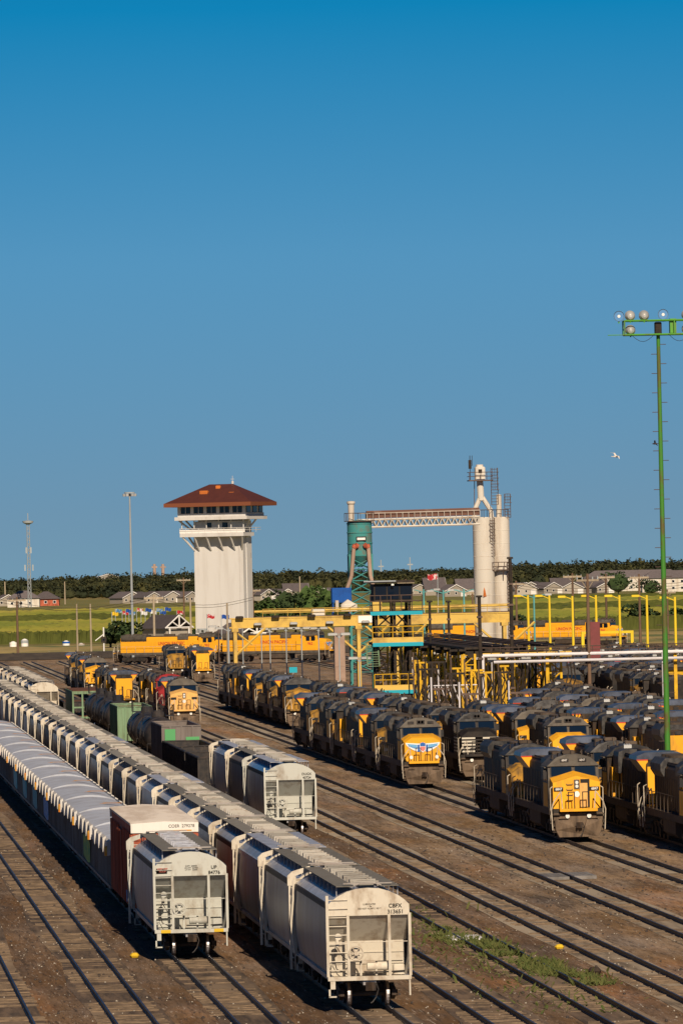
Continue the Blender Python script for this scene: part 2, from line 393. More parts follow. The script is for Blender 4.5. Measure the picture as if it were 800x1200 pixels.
def hopper_profile():
    return [(0,4.62),(.45,4.59),(.85,4.47),(1.2,4.30),(1.46,4.10),(1.53,3.98),(1.555,3.70),(1.60,3.1),(1.61,2.5),(1.58,1.9),(1.50,1.4),(1.46,1.18)]
def make_hopper(side, end, roofm, walk, hatchm, number, tack, rusty=True, blue_top=None, brake=True, seed=1, trough=True):
    hl = 8.35
    root = empty('covered_hopper_car', cat='hopper car')
    half = hopper_profile()
    full = half + [(-x, z) for x, z in reversed(half[1:])]
    # side and roof skin
    sidep = half[5:]
    sk = MB()
    for s in (-1, 1):
        n = 9; ys = [-hl+.02+(2*hl-.04)*i/n for i in range(n+1)]
        rows = []
        for i, y in enumerate(ys): rows.append([(s*x, y, z) for x, z in sidep])
        sk.loft(rows, caps=False, close=False)
        for y in ys[1:-1]:
            for (xa, za), (xb, zb) in zip(sidep, sidep[1:]):
                sk.add([(s*(xa+.022), y-.05, za), (s*(xb+.022), y-.05, zb), (s*(xb+.022), y+.05, zb), (s*(xa+.022), y+.05, za)], [(0,1,2,3)])
    body = sk.build('side_sheet', side, root, smooth=True)
    rf = MB(); prof = [(x, z) for x, z in full if z >= 3.98]
    prof = [(-x, z) for x, z in reversed(half[:6])] + half[1:6]
    rows = [[(x, y, z) for x, z in prof] for y in (-hl, -hl/2, 0, hl/2, hl)]
    rf.loft(rows, caps=False, close=False)
    for k in range(1, 8):
        y = -hl+2*hl*k/8
        rf.loft([[(x, y+d, z+.02) for x, z in prof] for d in (-.05, .05)], caps=False, close=False)
    rf.build('roof', blue_top or roofm, root, smooth=True)
    # top chord and side sill
    tcb = MB()
    for s in (-1, 1):
        a, b_ = sorted((s*1.50, s*1.60)); tcb.box(a, b_, -hl, hl, 3.80, 4.02)
    tcb.build('top_chord', 'soot_shade' if side != 'car_blue_grey' else side, body)  # near-black colour paints in the shade on the strip below the roof slope
    sl = MB()
    for s in (-1, 1):
        a, b_ = sorted((s*1.36, s*1.56)); sl.box(a, b_, -hl, hl, 1.04, 1.20)
    sl.build('side_sill', side, root)
    # ends
    for d in (-1, 1):
        front = d == -1
        ef = hl*d
        e = MB()
        arch = [(x, z) for x, z in half if z >= 4.0]+[(1.60, 3.95), (1.60, 3.55)]
        pr = [(-x, z) for x, z in reversed(arch)] + arch[1:]
        e.prism_y(pr, ef-.03*d, ef+.03*d)
        for x in (-.80, .80): e.box(x-.012, x+.012, min(ef, ef+.045*d), max(ef, ef+.045*d), 3.55, 4.5)
        pan = e.build('end_panel', end, root)
        s_ = MB(); yi = ef-1.25*d
        s_.add([(-1.56, ef-.02*d, 3.56), (1.56, ef-.02*d, 3.56), (1.56, yi, 2.50), (-1.56, yi, 2.50), (-1.56, ef-.08*d, 3.6), (1.56, ef-.08*d, 3.6), (1.56, yi-.06*d, 2.5), (-1.56, yi-.06*d, 2.5)],
               [(0,1,2,3),(4,7,6,5),(0,4,5,1),(1,5,6,2),(2,6,7,3),(3,7,4,0)])
        s_.build('slope_sheet', end, root)
        p = MB(); p.box(-1.5, 1.5, min(yi, yi-.05*d), max(yi, yi-.05*d), 1.14, 2.5)
        for z in (2.06, 1.62): p.box(-1.48, 1.48, min(yi, yi+.04*d), max(yi, yi+.04*d), z-.02, z+.02)
        p.build('bulkhead', end, root)
        fr = MB()
        ya, yb = sorted((ef+.0*d, ef+.10*d))
        for x, z0, z1 in ((-1.60, 1.2, 4.35), (-.80, 1.2, 3.6), (.80, 1.2, 3.6), (1.60, 1.2, 3.62)):
            fr.box(x-.055, x+.055, ya, yb, z0, z1)
        fr.box(-1.62, 1.62, ya-.02, yb+.03, 1.04, 1.20)
        fr.box(-1.60, 1.60, min(yi, ef), max(yi, ef), 1.08, 1.13)
        if not front: fr.box(1.545, 1.655, ya, yb, 3.6, 4.35)
        # leg irons below the sill
        fr.box(1.53, 1.59, ya, yb, .42, 1.04); fr.box(-1.60, -1.34, ya, yb, .72, 1.04); fr.box(-1.60, -1.53, ya, yb, .42, 1.04)
        fr.box(-1.6, -1.3, ya, yb, .40, .45)
        for x in (-.3, .3): fr.box(x-.04, x+.04, min(ef-.4*d, ef-.3*d), max(ef-.4*d, ef-.3*d), 1.2, 1.75)
        fr.box(-.34, .34, min(ef-.4*d, ef-.3*d), max(ef-.4*d, ef-.3*d), 1.70, 1.78)
        fr.build('end_frame', end, root)
        ld = MB()
        for k in range(9):
            z = 1.45+k*.34
            ld.tube((-1.60, ef+.07*d, z), (-.80, ef+.07*d, z), .022, 6)
        ld.build('ladder', end, root)
        hr = MB(); y = ef+.08*d
        hr.tube((-1.3, y, 2.52), (1.5, y, 2.52), .018, 6)
        hr.build('grab_rail', end, root)
        # side handrail at the corner that bends over to the roof walk
        ch_ = MB()
        for s in ((-1,) if d == 1 else ()):
            ch_.box(-1.86, -1.76, ef-.02, ef+.04, .5, 3.94)
            ch_.prism_y([(-1.90,3.95),(-1.66,3.95),(-1.60,4.34),(-.80,4.62),(-.80,4.80),(-1.70,4.54),(-1.90,4.36)], ef-.02, ef+.04)
            ch_.path([(-1.70, ef-.5, 1.2), (-1.82, ef-.5, 2.4), (-1.72, ef-.5, 3.4), (-1.70, ef-.5, 4.2)], .045, 6)
            for k in range(9): ch_.tube((-1.75, ef, 1.0+.36*k), (-1.75, ef-.5, 1.0+.36*k), .025, 5)
        if d == 1: ch_.build('corner_ladder', 'cream_paint' if end != 'grey_end' else end, root)
        coupler(ef+.25*d, d, root)
        if front and brake:
            bw = MB(); c = (-.52, ef+.16*d, 2.10); n = 20
            for i in range(n):
                a, b2 = 2*math.pi*i/n, 2*math.pi*(i+1)/n
                bw.tube((c[0]+.27*math.cos(a), c[1], c[2]+.27*math.sin(a)), (c[0]+.27*math.cos(b2), c[1], c[2]+.27*math.sin(b2)), .032, 6)
            for i in range(6):
                a = 2*math.pi*i/6; bw.tube(c, (c[0]+.27*math.cos(a), c[1], c[2]+.27*math.sin(a)), .02, 5)
            bw.cyl((c[0], c[1]-.05, c[2]), .09, .1, 'y', 10)
            wl = bw.build('brake_wheel', 'rail_cream' if end != 'grey_end' else end, root)
            MB().bbox(c[0]-.16, c[0]+.16, ef+.0*d-.02, ef+.30, c[2]-.22, c[2]+.22, .04).build('gear_housing', end, root)
            MB().tube((-.05, ef+.42, 1.55), (.78, ef+.42, 1.55), .17, 14).build('air_reservoir', end, root, smooth=True)
            v_ = MB(); v_.bbox(.95, 1.4, ef+.25, ef+.6, 1.22, 1.62, .05); v_.cyl((-1.18, ef+.06, 2.74), .13, .16, 'y', 12); v_.cyl((-1.22, ef+.1, 2.35), .07, .3, 'z', 8)
            v_.build('brake_valve', end, root)
            pp = MB(); pp.path([(-1.3, ef-.03, 2.35), (-1.36, ef-.03, 1.9), (-1.28, ef-.03, 1.5), (-.9, ef-.03, 1.32)], .022, 5)
            pp.path([(-1.25, ef-.03, 2.35), (-1.05, ef-.03, 2.0), (-.8, ef-.03, 1.8)], .018, 5)
            pp.path([(-.2, ef+.2, 1.35), (.6, ef+.2, 1.33), (1.4, ef+.2, 1.36)], .03, 5)
            pp.build('brake_pipe', 'black_paint', root)
    # roof walk with its brackets, hatches
    wk = MB(); bk = MB()
    for s in (-1, 1):
        a, b_ = sorted((s*.52, s*1.22)); wk.box(a, b_, -hl+.05, hl-.05, 4.67, 4.70)
        for k in range(9):
            y = -hl+.35+k*(2*hl-.7)/8
            bk.box(s*1.19-.02, s*1.19+.02, y-.03, y+.03, 4.27, 4.67)
    wo = wk.build('roof_walk', walk, root)
    bk.build('walk_bracket', 'car_grey', wo)
    for d in (-1, 1):
        ew = MB()
        y = d*(hl+.02); ew.box(-.95, .95, min(y, y-.35*d), max(y, y-.35*d), 4.78, 4.81)
        ew.path([(-.52, y+.03*d, 4.72), (-.3, y+.10*d, 4.80), (.3, y+.10*d, 4.80), (.52, y+.03*d, 4.72)], .03, 5)
        ew.build('end_walk', 'galvanised', root)
    nh = 5 if trough else 8
    for k in range(nh):
        ht = MB(); st = MB()
        y0 = -hl+.5+k*(2*hl-1)/nh; y1 = y0+(2*hl-1)/nh*.62
        ht.prism_y([(-.30,4.60),(-.30,4.70),(-.20,4.79),(.20,4.79),(.30,4.70),(.30,4.60)], y0, y1)
        for q in (.12, .88):
            yy = y0+(y1-y0)*q
            st.prism_y([(-.50,4.66),(-.42,4.66),(-.42,4.80),(.42,4.80),(.42,4.66),(.50,4.66),(.50,4.86),(-.50,4.86)], yy-.05, yy+.05)
        h_ = ht.build('hatch_cover', hatchm, root); st.build('hatch_bar', hatchm, h_)
    # discharge chutes
    c = MB()
    for yc in (-4.0, 0, 4.0):
        c.loft([[(-1.2,yc-1.8,1.2),(1.2,yc-1.8,1.2),(1.2,yc+1.8,1.2),(-1.2,yc+1.8,1.2)], [(-.5,yc-.4,.42),(.5,yc-.4,.42),(.5,yc+.4,.42),(-.5,yc+.4,.42)]])
    c.box(-.25, .25, -hl, hl, .85, 1.05)
    c.build('discharge_chute', side, root)
    truck_pair(6.45, root)
    if number:
        n1, n2 = number
        text('reporting_mark', n1, .21, (1.05, -hl-.045, 3.90), FACE, 'black_letter', root, bold=.004)
        text('car_number', n2, .21, (1.06, -hl-.045, 3.67), FACE, 'black_letter', root, bold=.004)
    if tack:
        text('data_stencil', tack, .085, (.05, -hl-.045, 3.90), FACE, 'black_letter' if end == 'grey_end' else 'truck_iron', root)
    return root

STEN = 'CAPY  200000\nLD LMT  223400\nLT WT   62600'
H1 = make_hopper('car_grey', 'cream_paint', 'roof_grey', 'roof_grating', 'hatch_paint', ('CBFX', '313651'), 'LUBRICATED\n1  94\nDO NOT HUMP 2  RD 7')
H2 = make_hopper('car_grey', 'grey_end', 'roof_grey', 'roof_grating', 'roof_grey', ('UP', '84776'), STEN)
MB().box(-1.5, -1.02, -8.38, -8.36, 3.66, 3.90).build('reflector', 'grey_end', H2)
text('warning_stencil', 'KEEP OFF\nROOF', .11, (-1.22, -8.40, 3.82), FACE, 'pink_letter', H2)
for a, b_ in ((-1.35, -.92), (1.0, 1.42)): MB().box(a, b_, -8.50, -8.48, 1.05, 1.19).build('yellow_sill_mark', 'yellow_mark', H2)
H3 = make_hopper('car_grey', 'grey_end', 'roof_grey', 'roof_grey', 'hatch_paint', ('DUGX', '40724'), None, blue_top='roof_sky_sheen')
MB().box(-1.4, -1.05, -7.16, -7.14, 1.85, 1.95).build('black_plate', 'black_letter', H3)
H4 = make_hopper('car_grey', 'cream_paint', 'roof_grey', 'roof_grating', 'hatch_paint', None, None, brake=True)
H5 = make_hopper('car_brown_grey', 'cream_paint', 'car_brown_grey', 'roof_grating', 'hatch_paint', None, None)
H6 = make_hopper('car_blue_grey', 'cream_paint', 'car_blue_grey', 'roof_grey', 'hatch_paint', None, None)

LB = 17.75
# longest row, B
y = 254+8.6
place(H1, (TX['B'], y, 0), 0, 'cream ended grey covered hopper numbered 313651, nearest of all the cars')
for k in range(1, 27):
    y += LB
    if k in (9, 16, 22): p, what = H5, 'dark brown'
    elif k in (2, 7, 12): p, what = H6, 'blue grey'
    else: p, what = H4, 'grey'
    place(p, (TX['B'], y, 0), 0, f'{what} covered hopper, {ORD[k]} car from the near end of the longest hopper row', 'covered hoppers of the longest row')
# left row, A: hopper, boxcar, gondolas
H2.scale = (1, 1.12, 1)
place(H2, (TX['A'], 290+9.6, 0), 0, 'light grey ended covered hopper numbered 84776 in front of the brown boxcar')
# three hoppers, C
place(H3, (TX['C'], 413+8.6, 0), 0, 'grey ended covered hopper with blue roof edge, numbered 40724')
place(H5, (TX['C'], 413+8.6+LB, 0), 0, 'dark brownish covered hopper behind the blue edged one', 'hoppers of the short row')
place(H6, (TX['C'], 413+8.6+2*LB, 0), 0, 'blue grey covered hopper ahead of the rusty gondolas', 'hoppers of the short row')
# row between, B2
for k in range(6):
    o = place(H4, (TX['B2'], 722+8.6+LB*k, 0), 0, 'cream ended covered hopper leading the short line behind the longest row' if k == 0 else f'grey covered hopper, {ORD[k]} behind the cream ended leader of the far left line', 'covered hoppers of the far left line')

def make_boxcar():
    root = empty('boxcar', cat='boxcar', label='tall reddish brown boxcar with white roof end between gondolas and grey hopper')
    hl = 10.6; b = MB()
    b.box(-1.52, 1.52, -hl, hl, 1.05, 4.62)
    body = b.build('body', 'box_brown', root)
    rb = MB()
    for s in (-1, 1):
        y = -hl+.05
        while y < hl:
            if not -2.2 < y < 2.0:
                x0, x1 = sorted((s*1.52, s*1.60)); rb.box(x0, x1, y, y+.16, 1.1, 4.6)
            y += .55
    rb.build('side_post', 'box_brown', body)
    for z in (1.6, 2.3, 3.0, 3.7, 4.3): rb2 = MB().box(-1.45, 1.45, -hl-.05, -hl, z, z+.12).build('end_rib', 'box_brown', body)
    dr = MB()
    for s in (-1, 1):
        x0, x1 = sorted((s*1.52, s*1.66)); dr.box(x0, x1, -2.0, 1.9, 1.2, 4.5)
        x0, x1 = sorted((s*1.66, s*1.70))
        for y in (-1.2, -.1, 1.0): dr.box(x0, x1, y-.04, y+.04, 1.2, 4.5)
    dr.build('door', 'box_brown', root)
    r_ = MB(); prof = [(-1.60, 4.66), (-1.60, 5.10), (0, 5.18), (1.60, 5.10), (1.60, 4.66)]
    r_.prism_y(prof, -hl-.06, -hl+.05); r_.build('roof_end', 'white_paint', root)
    MB().prism_y(prof, hl-.05, hl+.06).build('roof_end', 'white_paint', root)
    rs = MB(); rs.prism_y([(-1.62, 5.02), (-1.62, 5.12), (0, 5.22), (1.62, 5.12), (1.62, 5.02)], -hl+.05, hl-.05)
    for k in range(30):
        y = -hl+.3+k*.70; rs.prism_y([(-1.62, 5.12), (-1.62, 5.17), (0, 5.27), (1.62, 5.17), (1.62, 5.12)], y, y+.12)
    rs.build('roof', 'galvanised', root)
    MB().box(-1.50, 1.50, -hl+.05, hl-.05, 4.62, 5.05).build('top_band', 'box_brown', body)
    text('car_number', 'COER  279278', .20, (.80, -hl-.075, 4.95), FACE, 'truck_iron', root)
    MB().box(.05, 1.28, -hl-.08, -hl-.07, 4.71, 4.77).build('yellow_line', 'orange_strap', root)
    MB().box(-1.62, -1.60, -6.2, -5.4, 1.2, 1.75).build('blue_tag', 'blue_graffiti', root)
    ld = MB()
    for y in (-10.4, -9.95): ld.box(-1.64, -1.60, y-.03, y+.03, 1.1, 4.6)
    for k in range(9): ld.box(-1.66, -1.62, -10.4, -9.95, 1.3+.38*k, 1.33+.38*k)
    ld.build('ladder', 'box_brown', root)
    MB().box(-.25, .25, -hl-.2, hl+.2, .8, 1.04).build('centre_sill', 'truck_iron', root)
    truck_pair(8.3, root); coupler(-hl-.25, -1, root); coupler(hl+.25, 1, root)
    return root
bx = make_boxcar(); bx.location = (TX['A'], 310.4+10.7, 0)

def make_gondola_covered():
    root = empty('covered_gondola_car', cat='gondola car')
    hl = 9.8; b = MB()
    b.box(-1.48, 1.48, -hl, hl, 1.0, 2.75)
    body = b.build('body', 'gondola_dark', root)
    ps = MB()
    for s in (-1, 1):
        for k in range(12):
            y = -hl+.1+k*(2*hl-.36)/11; x0, x1 = sorted((s*1.48, s*1.58)); ps.box(x0, x1, y, y+.16, 1.0, 2.75)
        x0, x1 = sorted((s*1.44, s*1.60)); ps.box(x0, x1, -hl, hl, .95, 1.1)
    ps.build('side_post', 'gondola_rib', body)
    # crowned fabric cover
    nx, ny = 9, 16; rows = []
    for j in range(ny+1):
        t = j/ny; y = -hl-.1+(2*hl+.2)*t
        sag = .10*math.sin(t*math.pi*4)**2
        crown = .24+.10*(1-t)**2 - sag*.6
        rows.append([(-1.60+3.2*i/nx, y, 3.28+crown*math.sin(math.pi*i/nx)**.8) for i in range(nx+1)])
    c = MB(); c.loft(rows, caps=False, close=False)
    c.loft([rows[0], [(x, y+.02, 3.0) for x, y, z in rows[0]]], caps=False, close=False)
    c.loft([rows[-1], [(x, y-.02, 3.0) for x, y, z in rows[-1]]], caps=False, close=False)
    tp = c.build('tarp_cover', 'tarp', root, smooth=True)
    sk = MB()
    for s in (-1, 1):
        n = 4; L_ = 2*hl/n
        for k in range(n):
            y0 = -hl+k*L_; y1 = y0+L_*.97
            xo = s*1.73; xi = s*1.56
            sk.loft([[(xi, y0, 3.44), (xo, y0, 3.34), (xo, y0, 2.62), (xi, y0, 2.66)],
                     [(s*1.52, y1, 3.38), (s*1.62, y1, 3.30), (s*1.62, y1, 2.70), (s*1.52, y1, 2.70)]])
    sk.build('cover_skirt', 'skirt', root)
    st = MB()
    for s in (-1, 1):
        x0, x1 = sorted((s*1.60, s*1.84)); st.bbox(x0, x1, -hl+.1, -hl+.8, 2.62, 3.12, .08)
    st.build('orange_strap', 'orange_strap', root)
    # faded marks on the cover
    for yy, ma in ((-3.6, 'orange_strap'),):
        mk = MB(); n = 14; z0 = 3.60
        for i in range(n):
            a, b2 = math.pi*i/n, math.pi*(i+1)/n
            mk.add([(.7+.55*math.cos(a), yy+1.5*math.sin(a), z0), (.7+.55*math.cos(b2), yy+1.5*math.sin(b2), z0), (.7+.36*math.cos(b2), yy+1.0*math.sin(b2), z0), (.7+.36*math.cos(a), yy+1.0*math.sin(a), z0)], [(0,1,2,3)])
        mk.add([(.0, yy-.5, z0), (1.3, yy-.5, z0), (1.3, yy-.1, z0), (0, yy-.1, z0)], [(0,1,2,3)])
        mk.build('cover_emblem', ma, tp)
    MB().box(-.25, .25, -hl-.2, hl+.2, .75, 1.0).build('centre_sill', 'truck_iron', root)
    truck_pair(7.6, root); coupler(-hl-.2, -1, root); coupler(hl+.2, 1, root)
    return root
GC = make_gondola_covered()
GC['label'] = 'covered gondola'
y = 332.6+10; k = 0
while y < 590:
    o = place(GC, (TX['A'], y, 0), 0, f'dark gondola under a grey fabric cover, {ORD[k]} behind the brown boxcar', 'gondolas under grey covers')
    if k in (1, 4, 5, 6, 7):
        ma = {1: 'green_graffiti', 4: 'blue_graffiti', 7: 'teal_graffiti', 5: 'teal_graffiti', 6: 'teal_graffiti'}[k]
        if ma != 'gondola_dark':
            g_ = MB().add([(-1.59,-6.2,1.25),(-1.59,-3.4,1.12),(-1.59,-1.2,1.2),(-1.59,2.0,1.3),(-1.59,2.2,2.4),(-1.59,-1.0,2.62),(-1.59,-3.2,2.5),(-1.59,-6.4,2.3)], [(0,1,6,7),(1,2,5,6),(2,3,4,5)])
            q = g_.build('graffiti', ma, o)
    y += 20.3; k += 1

# row C beyond the hoppers: open gondolas, an open hopper, tanks, green cars
def make_open_car(side, inner, h, hl, name, cat, floor=1.2, ribs=True):
    root = empty(name, cat=cat)
    b = MB(); t = .08
    b.box(-1.52, -1.52+t, -hl, hl, 1.0, h); b.box(1.52-t, 1.52, -hl, hl, 1.0, h)
    b.box(-1.52+t, 1.52-t, -hl, -hl+t, 1.0, h); b.box(-1.52+t, 1.52-t, hl-t, hl, 1.0, h)
    body = b.build('body', side, root)
    rm = MB()
    for s in (-1, 1):
        x0, x1 = sorted((s*1.42, s*1.60)); rm.box(x0, x1, -hl-.06, hl+.06, h, h+.1)
    rm.box(-1.42, 1.42, -hl-.06, -hl+.12, h, h+.1); rm.box(-1.42, 1.42, hl-.12, hl+.06, h, h+.1)
    for k in range(11):
        y = -hl+k*(2*hl-.14)/10
        rm.box(-1.61, -1.52, y, y+.14, 1.0, h-.004); rm.box(1.52, 1.61, y, y+.14, 1.0, h-.004)
    for x in (-.9, 0, .9): rm.box(x-.06, x+.06, -hl-.08, -hl, 1.0, h-.004)
    rm.build('rib', side, body)
    MB().box(-1.44, 1.44, -hl+t, hl-t, floor-.1, floor).build('load', inner, root)
    MB().box(-.25, .25, -hl-.2, hl+.2, .75, 1.0).build('centre_sill', 'truck_iron', root)
    truck_pair(hl-2.0, root); coupler(-hl-.2, -1, root); coupler(hl+.2, 1, root)
    return root
G2 = make_open_car('black_paint', 'rust', 2.9, 7.9, 'open_gondola_car', 'gondola car', 2.55)
place(G2, (TX['C'], 492, 0), 0, 'low dark gondola with rusty load next behind the three short row hoppers')
place(G2, (TX['C'], 509, 0), 0, 'low dark gondola with rusty load just below the green patched open hopper')
OH = make_open_car('car_brown_grey', 'rust', 4.1, 8.2, 'open_hopper_car', 'hopper car', 3.7)
OH.location = (TX['C'], 541, 0); OH['label'] = 'tall dark open hopper with two bright green patches on its end'
MB().box(-1.35, -.5, -8.30, -8.285, 3.0, 3.9).build('green_patch', 'bright_green', OH)
MB().box(.35, 1.45, -8.30, -8.285, 2.9, 3.25).build('green_patch', 'bright_green', OH)
G3 = place(G2, (TX['C'], 524.6, 0), 0, 'low dark gondola coupled against the end of the tall open hopper')

def make_tank():
    root = empty('tank_car', cat='tank car')
    hl = 7.6; zc = 2.62; r = 1.52; n = 28; b = MB()
    rs = [(-hl-.0, .35), (-hl+.12, .95), (-hl+.35, 1.3), (-hl+.7, r), (hl-.7, r), (hl-.35, 1.3), (hl-.12, .95), (hl, .35)]
    b.loft([[(q*math.cos(2*math.pi*i/n), y, zc+q*math.sin(2*math.pi*i/n)) for i in range(n)] for y, q in rs])
    body = b.build('tank', 'tank_black', root, smooth=True)
    bd = MB()
    for y in (-4.6, -.1, 4.4):
        bd.loft([[((r+.03)*math.cos(2*math.pi*i/n), y+d, zc+(r+.03)*math.sin(2*math.pi*i/n)) for i in range(n)] for d in (0, .14)], caps=True)
    bd.build('strap_band', 'black_paint', body)
    d_ = MB(); d_.cyl((0, 0, zc+r-.1), .55, .5, 'z', 16); d_.cyl((0, 0, zc+r+.4), .42, .12, 'z', 14); d_.cyl((0, .8, zc+r-.1), .15, .4)
    d_.build('manway_dome', 'tank_black', root)
    pl = MB()
    for s in (-1, 1):
        x0, x1 = sorted((s*.65, s*1.3)); pl.box(x0, x1, -1.3, 1.3, 4.18, 4.22)
        for y in (-1.3, 0, 1.3): pl.tube((s*1.3, y, 4.2), (s*1.3, y, 5.1), .03)
        pl.tube((s*1.3, -1.3, 5.1), (s*1.3, 1.3, 5.1), .03); pl.tube((s*1.3, -.2, 1.0), (s*1.62, -.2, 2.6), .03); pl.tube((s*1.62, -.2, 2.6), (s*1.3, -.2, 4.2), .03)
    pl.build('platform_railing', 'black_paint', root)
    fr = MB(); fr.box(-.4, .4, -hl-.5, hl+.5, .85, 1.15); fr.box(-1.5, 1.5, -hl-.6, -hl-.2, .95, 1.15); fr.box(-1.5, 1.5, hl+.2, hl+.6, .95, 1.15)
    for d in (-1, 1): fr.path([(-1.4, d*(hl+.55), 1.15), (-1.4, d*(hl+.55), 2.0), (1.4, d*(hl+.55), 2.0), (1.4, d*(hl+.55), 1.15)], .035)
    fr.build('underframe', 'black_paint', root)
    truck_pair(5.9, root); coupler(-hl-.7, -1, root); coupler(hl+.7, 1, root)
    return root
TK = make_tank()
for i, yy in enumerate((568, 586, 640, 658, 676)):
    lab = ['black tank car right behind the tall open hopper', 'black tank car in front of the green sided car', 'black tank car just behind the green sided car', 'black tank car in the middle between the two green cars', 'black tank car against the green framed car'][i]
    place(TK, (TX['C'], yy, 0), 0, lab, 'black tank cars')
GH = make_open_car('green_paint', 'rust', 4.1, 7.6, 'green_open_car', 'gondola car', 3.95)
GH.location = (TX['C'], 616, 0); GH['label'] = 'pale green high sided car with rusty top between black tank cars'
def make_green_frame():
    root = empty('green_framed_car', cat='flat car', label='flat car with green framed end and rusty brown top beside the cream ended hopper')
    hl = 9
    b = MB()
    for x in (-1.5, -.5, .5, 1.5): b.box(x-.09, x+.09, -hl, -hl+.18, 1.3, 3.7)
    b.box(-1.59, 1.59, -hl-.01, -hl+.19, 3.7, 4.0); b.box(-1.59, 1.59, -hl-.01, -hl+.19, 2.2, 2.36); b.box(-1.59, 1.59, -hl-.01, -hl+.19, 1.1, 1.3)
    b.box(-1.6, -1.5, -hl+.2, hl, 1.3, 4.0)
    b.build('end_frame', 'green_paint', root)
    MB().box(-1.5, 1.6, -hl+.2, hl, 3.85, 4.05).build('top_deck', 'rust', root)
    MB().box(-1.5, 1.5, -hl+.5, hl, 1.1, 1.35).build('floor', 'rust', root)
    MB().box(-.3, .3, -hl-.2, hl+.2, .8, 1.1).build('centre_sill', 'truck_iron', root)
    truck_pair(6.6, root); coupler(-hl-.2, -1, root)
    return root
gf = make_green_frame(); gf.location = (TX['C']-.6, 706, 0)
fl = make_open_car('black_paint', 'rust', 2.0, 9, 'low_flat_car', 'flat car', 1.9)
place(fl, (TX['C'], 745, 0), 0, 'low dark flat car behind the green framed car')
# ------------------------------------------------------------------ locomotives (front towards -Y)
def loco_truck(y, par):
    b = MB()
    for s in (-1, 1):
        x0, x1 = sorted((s*1.02, s*1.2))
        b.prism_x([(y-2.3,.62),(y-2.1,.38),(y-1.2,.30),(y-.6,.45),(y+.6,.45),(y+1.2,.30),(y+2.1,.38),(y+2.3,.62),(y+2.2,.92),(y+1.0,1.02),(y-1.0,1.02),(y-2.2,.92)], x0, x1)
        for q in (-1.8, 0, 1.8):
            b.box(x1-.02 if s > 0 else x0-.10, x1+.10 if s > 0 else x0+.02, y+q-.22, y+q+.22, .32, .72)
            b.tube((s*1.22, y+q+.45, .5), (s*1.22, y+q+.45, .95), .09, 8)
    b.box(-1.02, 1.02, y-.4, y+.4, .5, 1.0)
    t = b.build('truck', 'underframe', par)
    for q in (-1.8, 0, 1.8):
        for s in (-1, 1):
            x = s*.72; w_ = MB(); w_.tube((x-.02*s, y+q, .525), (x+.12*s, y+q, .525), .53, 20)
            w_.build('wheel', 'wheel_steel', t, smooth=True)
